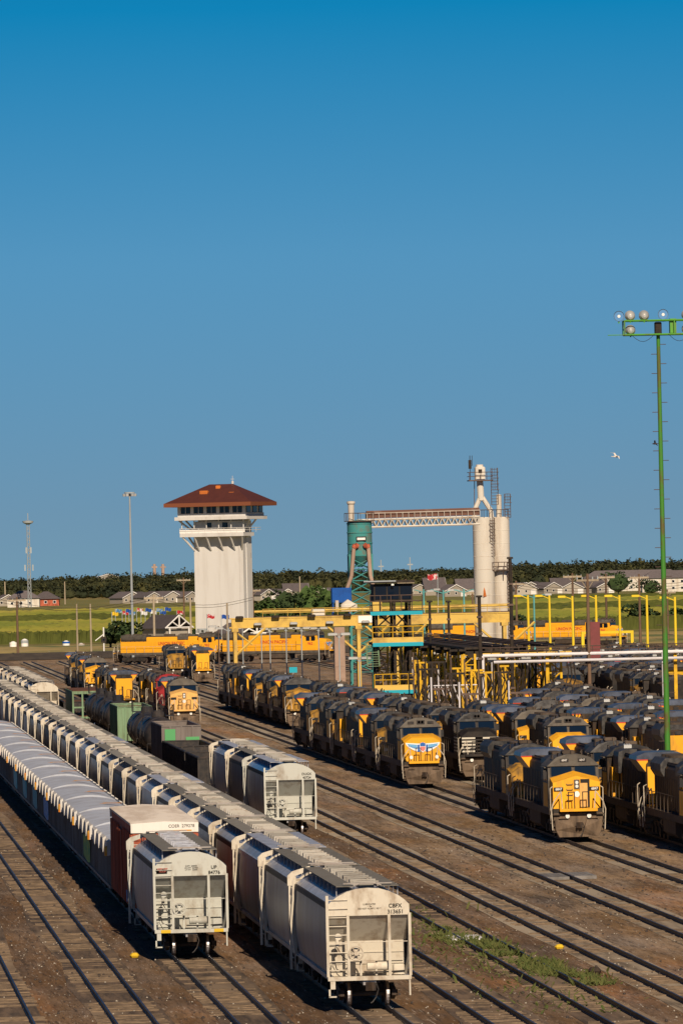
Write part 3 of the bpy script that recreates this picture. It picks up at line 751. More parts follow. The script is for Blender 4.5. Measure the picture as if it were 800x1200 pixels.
def make_loco(kind='emd', nose='loco_yellow', hood='soot_yellow', cab='cab_grey', sidec='soot_yellow', roof='loco_roof', number=None, wings=False, door_open=False, frame='underframe', rads='radiator_sky_sheen', yellow_bits=True, lettering=None, stripes=False, grimy=True, sill=None, cabside=None):
    root = empty('diesel_locomotive', cat='locomotive'); root.scale = (1, 1, 1.07)
    ge = kind == 'ge'
    # deck and side sills
    b = MB(); b.box(-1.5, 1.5, -10.4, 10.6, 1.45, 1.72); dk = b.build('deck', frame, root)
    sb = MB()
    for s in (-1, 1):
        x0, x1 = sorted((s*1.5, s*1.56)); sb.box(x0, x1, -8.9, 9.1, 1.35, 1.74)
    sb.build('side_sill', sill or ('tank_brown' if grimy else 'cab_grey'), dk)
    # pilots, plow, anticlimber, steps
    for d in (-1, 1):
        pl = MB(); y0 = 10.5*d
        pr = [(-1.22,.14),(1.22,.14),(1.44,.55),(1.50,1.12),(.52,1.12),(.36,.72),(-.36,.72),(-.52,1.12),(-1.50,1.12),(-1.44,.55)]
        pl.loft([[(x, y0, z) for x, z in pr], [(x*.97, y0+.22*d+(.18*d if abs(x) < .5 else 0), z) for x, z in pr]])
        pl.box(-1.50, 1.50, min(y0-.2*d, y0), max(y0-.2*d, y0), .5, 1.5)
        for x in (-.95, .95): pl.box(x-.25, x+.25, min(y0, y0+.10*d), max(y0, y0+.10*d), 1.18, 1.22)
        p = pl.build('snow_plow', 'plow_brown', root)
        MB().box(-1.15, 1.15, min(y0, y0+.45*d), max(y0, y0+.45*d), 1.60, 1.76).build('anticlimber', nose if d == -1 else ('loco_yellow' if nose != 'red_paint' else 'red_paint'), root)
        coupler(y0+.35*d, d, root)
        st = MB()
        for s in (-1, 1):
            for z in (.42, .75, 1.08, 1.40): x0, x1 = sorted((s*1.12, s*1.58)); st.box(x0, x1, min(10.1*d, 10.7*d), max(10.1*d, 10.7*d), z, z+.04)
            x0, x1 = sorted((s*1.55, s*1.59)); st.box(x0, x1, min(10.05*d, 10.1*d), max(10.05*d, 10.1*d), .4, 1.5)
        st.build('steps', 'tank_brown', root)
        hr = MB(); yy = 10.75*d
        for s in (-1, 1):
            hr.path([(s*1.60, yy, .55), (s*1.66, yy, 1.7), (s*1.52, yy, 2.15), (s*1.05, yy, 2.75), (s*.98, yy, 1.75)], .035, 6)
            hr.path([(s*1.60, 9.95*d, .9), (s*1.62, 9.95*d, 2.9), (s*1.45, 9.8*d, 3.0)], .032, 6)
        hr.build('corner_handrail', 'rail_cream', root)
        hb = MB()
        for x in (-.62, -.25, .25, .62): hb.tube((x, y0+.40*d, 1.76), (x, y0+.40*d, 2.72), .035, 6)
        for a in (-.62, .25): hb.tube((a, y0+.40*d, 2.70), (a+.37, y0+.40*d, 2.70), .03, 6)
        hb.build('end_railing', 'black_paint', root)
        if d == -1 or nose:
            for s in (-1, 1):
                zt = 1.33 if not wings else 2.05; xx = .66 if not wings else .98
                lh = MB(); lh.cyl((s*xx, y0+(.02 if not wings else .42)*d, zt), .13, .12*d, 'y', 14); lh.build('ditch_light', 'lamp_glass', root)
    # long side handrails
    hr = MB()
    for s in (-1, 1):
        hr.tube((s*1.50, -5.4, 2.72), (s*1.50, 9.9, 2.72), .022, 5)
        for k in range(10): hr.tube((s*1.50, -5.4+1.7*k, 1.72), (s*1.50, -5.4+1.7*k, 2.72), .024, 5)
    hr.build('side_handrail', 'rail_cream' if not grimy else 'tank_brown', root)
    # fuel tank and trucks
    tk = MB(); tk.prism_y([(-1.42,1.30),(-1.42,.62),(-1.1,.36),(1.1,.36),(1.42,.62),(1.42,1.30)], -3.0, 2.6)
    tk.cyl((-1.25, 2.9, 1.1), .22, .9, 'y', 12); tk.cyl((1.25, 2.9, 1.1), .22, .9, 'y', 12)
    tk.build('fuel_tank', 'tank_brown', root)
    for y in (-6.9, 6.9): loco_truck(y, root)
    # nose
    n_ = MB()
    if ge:
        pr = [(-1.46,1.74),(-1.46,3.22),(0,3.60),(1.46,3.22),(1.46,1.74)]
        n_.loft([[(x*.99, -10.0, z) for x, z in pr], [(x, -9.85, z+.02) for x, z in pr], [(x*1.0, -8.6, z+.25*(z>2)) for x, z in pr]])
    else:
        pr = [(-1.25,1.74),(-1.36,2.0),(-1.38,3.05),(-.85,3.40),(.85,3.40),(1.38,3.05),(1.36,2.0),(1.25,1.74)]
        n_.loft([[(x, -10.0, z) for x, z in pr], [(x*1.06, -9.5, z+.14*(z>2.5)) for x, z in pr], [(x*1.10, -8.5, z+.28*(z>2.5)) for x, z in pr]])
    ns = n_.build('nose', nose, root)
    if ge:
        if door_open:
            MB().box(.24, .80, -10.02, -9.98, 1.80, 3.40).build('door_opening', 'black_letter', ns)
            MB().box(.18, .66, -10.10, -10.03, 1.82, 3.18).build('open_door', 'loco_peach', root)
        else: MB().box(.20, .82, -10.04, -10.0, 1.80, 3.25).build('nose_door', nose, ns)
        hl_ = MB(); hl_.box(-.15, .18, -10.05, -9.99, 2.85, 3.38); hb_ = hl_.build('headlight_panel', 'cab_grey', root)
        for z in (3.00, 3.22): MB().cyl((.015, -10.09, z), .095, .05, 'y', 14).build('headlight', 'lamp_glass', hb_)
        MB().cyl((.015, -10.03, 2.55), .17, .04, 'y', 18).build('round_badge', 'white_letter', root)
        for s in (-1, 1):
            nb = MB().box(s*1.10-.30, s*1.10+.28, -10.05, -10.01, 2.74, 2.96).build('number_board', 'black_letter', root)
            if number: text('board_number', number, .20, (s*1.10, -10.06, 2.85), FACE, 'white_letter', nb, bold=.006)
        gr = MB()
        for z in (2.2, 2.5, 2.8, 3.1): gr.path([(-.62, -10.03, z+.06), (-.60, -10.06, z), (-.26, -10.06, z), (-.24, -10.03, z+.06)], .02, 5)
        gr.build('grab_iron', 'cab_grey', root)
    else:
        MB().box(-.30, .30, -10.03, -9.99, 1.80, 3.1).build('nose_door', nose, ns)
        for s in (-1, 1):
            MB().add([(s*.85, -9.7, 3.45), (s*1.34, -9.7, 3.14), (s*1.40, -9.0, 3.24), (s*.9, -9.0, 3.57)], [(0,1,2,3)]).build('antiglare_panel', 'black_paint', ns)
    if wings:
        wg = MB(); wb = MB()
        for s in (-1, 1):
            o_ = [(s*.18, 2.98), (s*1.32, 3.06), (s*1.25, 2.90), (s*1.12, 2.76), (s*.85, 2.60), (s*.55, 2.46), (s*.2, 2.40)]
            wg.loft([[(x, -10.035, z) for x, z in o_], [(x, -10.055, z) for x, z in o_]])
            q = [(s*.42, 2.92), (s*1.20, 2.99), (s*1.1, 2.86), (s*.9, 2.74), (s*.70, 2.66), (s*.42, 2.60)]
            wb.loft([[(x, -10.058, z) for x, z in q], [(x, -10.068, z) for x, z in q]])
        em = wg.build('wing_emblem', 'white_letter', root); wb.build('wing_feathers', 'wing_blue', em)
        fe = MB()
        for s in (-1, 1):
            for k in range(5): fe.box(min(s*(.5+.13*k), s*(.58+.13*k)), max(s*(.5+.13*k), s*(.58+.13*k)), -10.074, -10.07, 2.68+.03*k, 2.72+.03*k)
            fe.box(min(s*.22, s*.40), max(s*.22, s*.40), -10.08, -10.06, 2.42, 2.92)
        fe.build('feather_line', 'shield_blue', em)
        sh = [(-.24,3.0),(0,3.08),(.24,3.0),(.24,2.55),(0,2.34),(-.24,2.55)]
        MB().loft([[(x, -10.05, z) for x, z in sh], [(x, -10.085, z) for x, z in sh]]).build('shield', 'white_letter', em)
        MB().loft([[(x*.85, -10.086, z) for x, z in sh[:3]]+[(.20,-10.086,2.80),(-.20,-10.086,2.80)], [(x*.85, -10.095, z) for x, z in sh[:3]]+[(.20,-10.095,2.80),(-.20,-10.095,2.80)]]).build('shield_top', 'shield_blue', em)
        MB().loft([[(-.2,-10.086,2.77),(.2,-10.086,2.77),(.19,-10.086,2.58),(0,-10.086,2.42),(-.19,-10.086,2.58)], [(-.2,-10.095,2.77),(.2,-10.095,2.77),(.19,-10.095,2.58),(0,-10.095,2.42),(-.19,-10.095,2.58)]]).build('shield_stripes', 'shield_red', em)
    # cab
    W = 1.56; zt = 4.18
    c = MB(); c.prism_x([(-8.6,1.74),(-5.6,1.74),(-5.6,zt),(-8.50,zt),(-8.6,3.3)], -W, W)
    cb = c.build('cab', cab, root)
    r_ = MB(); pr = [(-1.62,4.12),(-1.05,4.62),(-.35,4.80),(.35,4.80),(1.05,4.62),(1.62,4.12)]
    r_.loft([[(x, -8.58, z) for x, z in pr], [(x, -5.45, z) for x, z in pr]])
    r_.add([(x*.99, -8.66 if z < 4.2 else -8.60, z) for x, z in pr], [(5,4,3,2,1,0)])
    rf = r_.build('cab_roof', 'red_paint' if cab == 'red_paint' else ('loco_roof' if cab in ('soot_shade', 'soot_yellow') else 'cab_grey'), root)
    ac = MB(); ac.bbox(-.5, .3, -7.4, -6.4, 4.75, 4.98, .06); ac.box(-.08, .08, -8.3, -8.0, 4.8, 4.98); ac.cyl((.7, -7.2, 4.7), .06, .3)
    for x in (-.9, -.6, .5, .8): ac.tube((x, -8.1, 4.7), (x, -8.4, 4.9), .04)
    ac.build('roof_equipment', 'tank_brown', rf)
    if ge:
        pass
    else:
        hb_ = MB().box(-.30, .30, -8.70, -8.54, 4.36, 4.62).build('headlight_panel', 'black_paint', root)
        for x in (-.12, .12): MB().cyl((x, -8.70, 4.49), .10, .05, 'y', 14).build('headlight', 'lamp_glass', hb_)
        for s in (-1, 1): 
            nb = MB().box(s*.75-.24, s*.75+.24, -8.68, -8.54, 4.36, 4.54).build('number_board', 'black_paint', root)
    if ge and number:
        for s in (-1, 1):
            nb = MB().box(s*.55-.26, s*.55+.26, -8.68, -8.54, 4.36, 4.54).build('number_board', 'black_paint', root)
            text('board_number', number, .17, (s*.55, -8.69, 4.45), FACE, 'white_letter', nb)
    for s in (-1, 1):
        x0, x1 = sorted((s*.10, s*1.36))
        wf = MB(); wf.loft([[(x0-.05, -8.635, 3.50), (x1+.05, -8.635, 3.50), (x1+.03, -8.56, 4.15), (x0-.05, -8.56, 4.15)], [(x0-.05, -8.605, 3.50), (x1+.05, -8.605, 3.50), (x1+.03, -8.39, 4.15), (x0-.05, -8.39, 4.15)]])
        f_ = wf.build('window_frame', 'black_paint', root)
        ws = MB(); ws.loft([[(x0, -8.65, 3.56), (x1, -8.65, 3.56), (x1-.03, -8.60, 4.08), (x0, -8.60, 4.08)], [(x0, -8.62, 3.56), (x1, -8.62, 3.56), (x1-.03, -8.44, 4.08), (x0, -8.44, 4.08)]])
        ws.build('windshield', 'blue_glass', f_)
        MB().box(s*W-.015, s*W+.015, -8.0, -7.35, 3.25, 3.95).build('side_window', 'dark_glass', root)
        MB().box(s*W-.015, s*W+.015, -7.1, -6.4, 3.25, 3.95).build('side_window', 'dark_glass', root)
        if yellow_bits:
            yb = MB(); yb.box(s*W-.01 if s > 0 else s*W-.012, s*W+.012 if s > 0 else s*W+.01, -8.2, -6.1, 1.8, 3.15); yb.build('cab_side_panel', cabside or 'loco_yellow', root)
        sv = MB(); x0, x1 = sorted((s*W, s*(W+.18))); sv.box(x0, x1, -8.1, -6.2, 4.02, 4.08); sv.build('sunshade', 'cab_grey', root)
        mr = MB(); x0, x1 = sorted((s*(W+.02), s*(W+.24))); mr.box(x0, x1, -8.15, -8.1, 3.4, 3.9); mr.build('mirror', 'black_paint', root)
    hn = MB()
    for q in (-.16, 0, .16): hn.tube((q+.3, -5.0, 4.78), (q+.3, -5.45-.2*abs(q), 4.80), .035, 6, .07)
    hn.box(.05, .55, -5.05, -4.95, 4.60, 4.80); hn.build('horn', 'lamp_shell', root)
    gi = MB(); 
    for x in (-1.2, 1.2): gi.path([(x, -8.2, 4.5), (x, -8.2, 4.72), (x, -7.4, 4.72), (x, -7.4, 4.5)], .025, 4)
    gi.build('roof_grab_iron', 'tank_brown', root)
    # hood
    hw = .98
    h_ = MB(); h_.prism_y([(-hw,1.74),(-hw,4.05),(-hw+.22,4.28),(hw-.22,4.28),(hw,4.05),(hw,1.74)], -5.6, 9.6)
    hd = h_.build('hood', hood, root)
    ds = MB()
    for s in (-1, 1):
        x0, x1 = sorted((s*hw, s*(hw+.03)))
        y = -3.4
        while y < 9.2:
            ds.box(x0, x1, y, y+.74, 1.95, 3.55); y += .86
    ds.build('hood_door', hood, hd)
    if yellow_bits:
        yb = MB()
        for s in (-1, 1):
            x0, x1 = sorted((s*hw, s*(hw+.42))); yb.box(x0, x1, -5.6, -4.5, 1.76, 3.5)
        yb.build('battery_box', cabside or 'loco_yellow', root)
        yb = MB()
        for s in (-1, 1):
            x0, x1 = sorted((s*(hw+.031), s*(hw+.04))); yb.box(x0, x1, -3.1, -2.5, 1.95, 3.7)
        yb.build('clean_door', cabside or 'loco_yellow', root)
    # roof gear
    tp = MB(); tp.box(-.85, .85, -5.3, 9.5, 4.28, 4.34)
    tp.box(-.6, .6, -4.6, -3.2, 4.34, 4.60)
    rt = tp.build('hood_roof', roof, root)
    MB().bbox(-.30, .30, -.4, 1.6, 4.34, 4.72, .06).build('exhaust_stack', 'tank_brown', rt)
    vt = MB()
    for k in range(7): vt.box(-.80, .80, -2.0+.9*k+.1*(k % 3), -1.9+.9*k+.1*(k % 3), 4.34, 4.39)
    vt.box(-.84, -.78, -2.2, 4.4, 4.34, 4.42); vt.box(.78, .84, -2.2, 4.4, 4.34, 4.42)
    vt.build('roof_hatch', 'tank_brown', rt)
    if ge:
        rd = MB(); pr = [(-1.58,4.30),(-1.52,4.52),(-1.0,4.72),(1.0,4.72),(1.52,4.52),(1.58,4.30),(hw,3.55),(-hw,3.55)]
        rd.prism_y(pr, 5.6, 9.3)
        rr_ = rd.build('radiator', rads, root)
        for e_, q in ((5.585, 0), (9.30, 1)):
            MB().prism_y([(-1.52,4.25),(1.52,4.25),(hw,3.57),(-hw,3.57)], e_, e_+.015).build('radiator_end', 'loco_yellow' if yellow_bits else hood, rr_)
            MB().prism_y([(-1.55,4.25),(-1.55,4.32),(1.55,4.32),(1.55,4.25)], e_-.002, e_+.017).build('red_stripe', 'red_letter', rr_)
        MB().prism_y([(-1.25,4.2),(-1.2,4.45),(-.8,4.60),(.8,4.60),(1.2,4.45),(1.25,4.2),(1.25,3.2),(-1.25,3.2)], -5.0, -2.4).build('equipment_box', roof, root)
    else:
        rd = MB(); rd.prism_y([(-1.25,3.9),(-1.25,4.3),(-.95,4.62),(.95,4.62),(1.25,4.3),(1.25,3.9),(hw,3.5),(-hw,3.5)], 4.6, 9.4)
        rr_ = rd.build('radiator', roof, root)
        fn = MB()
        for y in (5.4, 7.0, 8.6): fn.cyl((0, y, 4.62), .66, .14, 'z', 20)
        fn.build('cooling_fan', 'tank_brown', rr_)
        db = MB(); db.prism_y([(-1.15,3.8),(-1.15,4.35),(-.8,4.62),(.8,4.62),(1.15,4.35),(1.15,3.8)], -3.4, -1.4); db.build('dynamic_brake', roof, root)
        ft = MB()
        for y in (-2.9, -1.9): ft.cyl((0, y, 4.62), .5, .12, 'z', 18)
        ft.build('brake_fan', 'tank_brown', root)
    # rear end of the hood
    e_ = MB(); e_.box(-.93, .93, 9.6, 9.63, 1.8, 3.9)
    e_.build('rear_panel', 'loco_yellow' if (yellow_bits and nose != 'red_paint') else hood, root)
    rl = MB().box(-.2, .2, 9.63, 9.72, 3.95, 4.2).build('rear_headlight_box', 'black_paint', root)
    if stripes:
        for s in (-1,):
            sp = MB()
            for k in range(5): sp.box(-W-.02, -W-.012, -8.4, -6.0, 1.9+.24*k, 2.02+.24*k); sp.box(-1.35, 1.35, -10.03, -10.02, 1.9+.24*k, 2.02+.24*k)
            sp.build('white_stripes', 'white_stripe', root)
    if lettering:
        text('road_name', lettering[0], .72, (-hw-.045, -.2, 3.15), (R(90), 0, R(-90)), 'red_letter', root, bold=.015)
        text('car_number', lettering[1], .62, (-W-.02, -7.2, 2.8), (R(90), 0, R(-90)), 'red_letter', root, bold=.015)
    return root

LW = make_loco('emd', wings=True)                                   # winged nose
LE = make_loco('emd', nose='dull_yellow', cab='soot_shade')
LY = make_loco('emd')
LG = make_loco('ge', nose='loco_yellow', number='6847', door_open=True)
LH = make_loco('ge', nose='dull_yellow', cab='soot_yellow')
LS = make_loco('ge', nose='soot_shade', cab='soot_shade', yellow_bits=False)
LB_ = make_loco('emd', nose='soot_shade', cab='soot_shade', hood='soot_shade', yellow_bits=False)
LA = make_loco('ge', cabside='loco_yellow')
LR = make_loco('emd', nose='red_paint', hood='red_paint', cab='red_paint', yellow_bits=False, roof='loco_roof')
LP = make_loco('ge', nose='loco_peach', number=None)
LC = make_loco('emd', nose='clean_yellow', hood='clean_yellow', cab='clean_yellow', cabside='clean_yellow', grimy=False, wings=True, frame='underframe', roof='cab_grey', lettering=('UNION PACIFIC', '962'))
LN = make_loco('emd', nose='soot_shade', hood='soot_shade', cab='soot_shade', yellow_bits=False, stripes=True)
LL = 22.9
# D track: yellow numbered loco in front, then the winged consist
gD = TX['D']
place(LG, (gD, 398+11.6, 0), 0, 'yellow nosed locomotive with open front door and 6847 number boards')
place(LE, (gD-.0, 398+11.6+24.3, 0), 0, 'sooty locomotive coupled behind the one with the open nose door').scale = (1, 1.07, 1.07)
LG.scale = (1, 1.07, 1.07)
place(LW, (gD, 498+11, 0), 0, 'sooty locomotive with blue winged shield on its clean yellow nose')
for k in range(1, 5):
    place([LH, LE, LE, LH, LE][k-1], (gD, 498+11+LL*k, 0), 0 if k != 2 else math.pi, f'sooty brown locomotive, {ORD[k-1]} behind the winged nose one', 'sooty locomotives of the winged consist')
# F track, left group far back and right group close
def loco_label(kind, row, k, rev):
    return f"{kind}, {ORD[k]} in the {row}"
def run(X, ystart, n, protos, row, group, rev=None, gap=(), first=None):
    y = ystart+11
    for k in range(n):
        p = protos[k % len(protos)]
        if first is not None and k == 0: p = first
        rz = math.pi if (rev and rev[k % len(rev)]) else 0
        kind = {id(LE): 'sooty locomotive', id(LH): 'flared radiator locomotive', id(LN): 'white striped black locomotive', id(LW): 'sooty locomotive with winged nose', id(LP): 'peach nosed locomotive', id(LG): 'locomotive', id(LS): 'blackened flared radiator locomotive', id(LB_): 'blackened locomotive', id(LY): 'yellow nosed locomotive', id(LA): 'yellow nosed flared radiator locomotive'}[id(p)]
        place(p, (X, y, 0), rz, loco_label(kind, row, k, rz), group)
        y += LL + (gap[k] if k < len(gap) else 0)
run(TX['F'], 378, 3, [LE, LH, LH], 'row beside the open doored one', 'locomotives right of the open doored one', [0, 1, 0])
run(TX['F'], 512, 7, [LN, LE, LB_, LH, LE, LS, LE], 'row just behind the winged nose', 'locomotives behind the winged consist', [0, 0, 1, 0, 0, 1, 0])
run(TX['F']-1.2, 682, 5, [LH, LE, LH, LE, LE], 'row ending at the yellow gantry leg', 'locomotives at the left end of the sooty rows', [0, 0, 0, 1, 0])
rows = [(57.3, 492, 3, 'row two tracks right of the winged consist'), (62.3, 468, 4, 'row left of the green light mast'),
        (67.1, 503, 4, 'row right of the green light mast'), (71.9, 541, 4, 'row entering under the dark canopy'),
        (81.5, 700, 5, 'row along the right canopy edge'), (86.4, 648, 7, 'row below the white pipe ends'), (91.4, 690, 6, 'row three tracks right of the canopy'),
        (96.4, 722, 5, 'row four tracks right of the canopy'), (101.4, 765, 4, 'row five tracks right of the canopy'), (106.4, 798, 3, 'farthest but one row at the right edge'), (111.4, 836, 3, 'farthest row at the right edge')]
rj = random.Random(11)
for X, y0, n, name in rows:
    ps = [rj.choice([LH, LS, LE, LB_, LH, LE, LA]) for _ in range(n)]
    rv = [rj.random() < .5 for _ in range(n)]
    gp = [rj.choice([0, 0, 0, 6]) for _ in range(n)]
    run(X, y0, n, ps, name, 'locomotives of the ' + name, rv if X != 57.3 else [0]+rv[1:], gp, LY if X == 57.3 else None)
# left cluster
place(LP, (39.7, 693+11, 0), 0, 'peach nosed locomotive between the tank cars and the winged consist')
place(LR, (40.0, 700+11+LL, 0), 0, 'red locomotive coupled behind the peach nosed one')
place(LE, (40.0, 700+11+2*LL, 0), math.pi, 'sooty locomotive last behind the red one')
place(LA, (36.5, 768, 0), math.pi, 'locomotive with clean yellow rear end left of the red one', None)
place(LE, (36.5, 768+LL, 0), math.pi, 'locomotive coupled beyond the yellow ended one left of the red one')
place(LA, (38.2, 879, 0), 0, 'yellow and black locomotive at the left end of the parked engines')
place(LE, (38.2, 902, 0), 0, 'dark locomotive coupled behind the yellow and black one at far left')
place(LH, (38.2, 925, 0), 0, 'farthest left locomotive of the parked engines')
place(LA, (57.2, 960, 0), math.pi, 'locomotive with bright yellow rear end below the control tower')
place(LE, (54.9, 985, 0), 0, 'dark locomotive just left of the bright yellow ended one below the tower')
# clean locomotives standing across the view
def across(px, Y, rz, lab, grp):
    p = at(px, 760, Y); return place(LC, (p.x, Y, 0), rz, lab, grp)
across(323, 1130, R(62), 'clean yellow locomotive with its nose under the yellow gantry', None)
across(203, 1142, R(62), 'clean yellow locomotive half behind the steel mast left of the tower', None)
across(560, 1215, R(62), 'clean yellow locomotive behind the silo legs', None)
across(668, 1225, R(62), 'clean yellow locomotive behind the row of yellow lamp posts', None)
# ------------------------------------------------------------------ fields, verge, wood
mat('gantry_yellow', (.68, .46, .10), (.30, .18, .06), .7, .5, rough=.6, lo=.47, hi=.68, var=.05)
mat('lattice_yellow', (.78, .46, .02), (.35, .20, .03), .6, .9, var=.1)
mat('turquoise', (.055, .27, .26), (.17, .13, .09), .7, .8, lo=.50, hi=.66, var=.03)
mat('bright_blue', (.02, .38, .50), var=.03)
mat('blue_box', (.01, .10, .42), (.01, .06, .25), .5, 1)
mat('silo_cream', (.66, .62, .54), (.40, .31, .23), .7, .6, (1, 1, .12), lo=.48, hi=.68, var=.03)
mat('conveyor_rust', (.17, .085, .06), (.40, .33, .29), .5, .4, lo=.53, hi=.7)
mat('steel_brown', (.14, .095, .075), (.07, .05, .04), .6, 2)
mat('black_steel', (.022, .018, .015), (.06, .04, .025), .6, 2)
mat('concrete_pink', (.42, .30, .23), (.30, .20, .15), .5, .5)
mat('red_pier', (.22, .06, .06), (.15, .05, .045), .5, 1)
mat('tower_white', (.62, .61, .59), (.46, .43, .39), .6, .5, (1, 1, .10), lo=.48, hi=.68, var=.0)
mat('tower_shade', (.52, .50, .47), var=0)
mat('tower_roof', (.10, .030, .022), (.075, .024, .018), .6, .8, (1, 1, 1), rough=.6, var=0)
mat('roof_orange', (.60, .17, .03), (.4, .12, .03), .5, 1)
mat('fascia_brown', (.20, .065, .03), var=0)
mat('pole_wood', (.17, .105, .065), (.09, .06, .04), .6, 3, (1, 1, .2), var=.2)
mat('pole_pale', (.40, .33, .23), (.25, .2, .14), .6, 3, (1, 1, .2), var=.2)
mat('mast_steel', (.36, .40, .42), (.26, .28, .29), .4, 2, (1, 1, .2), rough=.5)
mat('mast_green', (.10, .36, .045), (.16, .12, .045), .9, .8, (1, 1, .5), rough=.45, lo=.52, hi=.66)
mat('turquoise_pole', (.12, .42, .42), (.1, .25, .25), .5, 1)
mat('lamp_yellow', (.80, .58, .03), var=.08)
mat('pipe_white', (.72, .70, .72), (.5, .48, .46), .4, 1)
mat('concrete_grey', (.22, .21, .20), (.12, .11, .10), .6, 2, (1, .2, 1))
mat('house_wall', (.40, .36, .30), (.38, .33, .27), .5, .3, var=.28)
mat('house_roof', (.13, .11, .11), (.08, .07, .07), .5, 1, var=.35)
mat('house_trim', (.8, .78, .74))
mat('leaf_far', (.024, .032, .014), (.075, .072, .022), .9, .03, var=.1, rough=.9, c3=(.018, .026, .012), scale3=.008)
mat('leaf_bush', (.045, .085, .020), (.075, .11, .028), .6, .4, var=.2, rough=.9)
mat('leaf_dark', (.030, .055, .018), (.05, .075, .022), .6, .4, var=.2, rough=.9)
mat('corn', (.19, .19, .028), (.26, .22, .045), .9, .02, (1, .25, 1), rough=.9, c3=(.13, .15, .025), scale3=.012, var=.0)
mat('corn_dark', (.055, .065, .010), (.09, .10, .018), .8, .4, (1, 1, .2), rough=.9, var=0)
mat('grass_dry', (.42, .31, .12), (.26, .22, .075), .9, .05, (1, .4, 1), rough=.95, c3=(.14, .16, .05), scale3=.06, var=0)
mat('grass_green', (.17, .16, .04), (.24, .20, .06), .8, .03, (1, .3, 1), rough=.95, var=0)
mat('embankment', (.055, .045, .038), (.10, .08, .06), .6, .5, rough=.95, var=0)
mat('weed', (.065, .09, .022), (.16, .15, .05), .7, 3, var=.1, rough=.9)

def strip(name, ya, yb, xa, xb, ma, z=.0, kind='structure', nx=40, ny=6, amp=0):
    b = MB(); rows = []; rz_ = random.Random(int(ya))
    for j in range(ny+1):
        y = ya+(yb-ya)*j/ny
        rows.append([(xa+(xb-xa)*i/nx, y+rz_.uniform(-amp, amp)*(j in (0, ny)), -.22+drop(y)+z) for i in range(nx+1)])
    b.loft(rows, caps=False, close=False)
    return tag(b.build(name, ma, smooth=True), kind=kind)
strip('grass_verge', 1262, 1470, -60, 260, 'grass_dry', .05, amp=3)
strip('meadow', 1470, 3450, -160, 520, 'grass_green', .10, amp=3)
strip('meadow', 3450, 4300, -260, 700, 'grass_dry', .14, amp=10)
# low embankment carrying the cross line
emb = MB(); emb.prism_x([(1236, -.25), (1241, .9), (1249, .9), (1254, -.25)], -60, 105)
tag(emb.build('embankment', 'embankment'), kind='structure')
md = MB(); rj = random.Random(5)
for px in range(-10, 170, 9):
    p = at(px, 773, 1275+rj.uniform(-6, 20)); w_ = rj.uniform(3, 7); h_ = rj.uniform(.3, 1.0)
    md.lathe((p.x, p.y, -.25), [(w_, 0), (w_*.7, h_*.6), (w_*.3, h_), (.05, h_*1.02)], 10)
tag(md.build('earth_mound', 'grass_dry', smooth=True), kind='structure')

# maize: rows of ragged tufts, seen at a very flat angle
def corn(name, ya, yb, pxa, pxb, ma, h, step=9, dx=1.3, label=None, seed=1):
    b = MB(); rz_ = random.Random(seed); y = ya
    while y < yb:
        x0, x1 = X_at(pxa, y), X_at(pxb, y); n = int((x1-x0)/dx); base = -.22+drop(y)
        o = len(b.v); 
        for i in range(n+1):
            x = x0+(x1-x0)*i/n
            b.v.append((x, y, base)); b.v.append((x+rz_.uniform(-.2, .2), y+rz_.uniform(.5, 1.5), base+h*rz_.uniform(.72, 1.05)))
        for i in range(n): b.f.append((o+2*i, o+2*i+2, o+2*i+3, o+2*i+1))
        # tops slope back to the next row
        o2 = len(b.v)
        for i in range(n+1):
            v = b.v[o+2*i+1]; b.v.append((v[0], v[1]+step*.8, base+h*.80))
        for i in range(n): b.f.append((o+2*i+1, o+2*i+3, o2+i+1, o2+i))
        y += step
    return tag(b.build(name, ma), label=label, kind='stuff', cat='crop')
corn('maize_field', 1490, 1506, -12, 168, 'corn_dark', 2.9, 4, .5, 'dark green front edge of the maize field left of the tower', 2)
corn('maize_field', 1506, 1880, -12, 262, 'corn', 2.5, 12, 1.6, 'yellow green maize field behind the dark front rows', 3)
corn('maize_field', 1880, 2060, -12, 830, 'corn_dark', 2.9, 12, 1.6, 'darker band of maize across the middle of the field', 4)
corn('maize_field', 2060, 2350, -12, 830, 'corn', 2.5, 14, 1.8, 'light green maize behind the darker band', 5)
corn('maize_field', 2380, 2520, 560, 830, 'corn_dark', 2.6, 14, 2, 'far dark strip of maize on the right', 6)
corn('maize_field', 1530, 1880, 590, 830, 'corn', 2.5, 14, 1.6, 'light green field beyond the yellow lamp posts', 7)
corn('maize_field', 1500, 1530, 590, 830, 'corn_dark', 3.2, 6, .7, 'dark hedge like maize edge behind the lamp posts', 8)

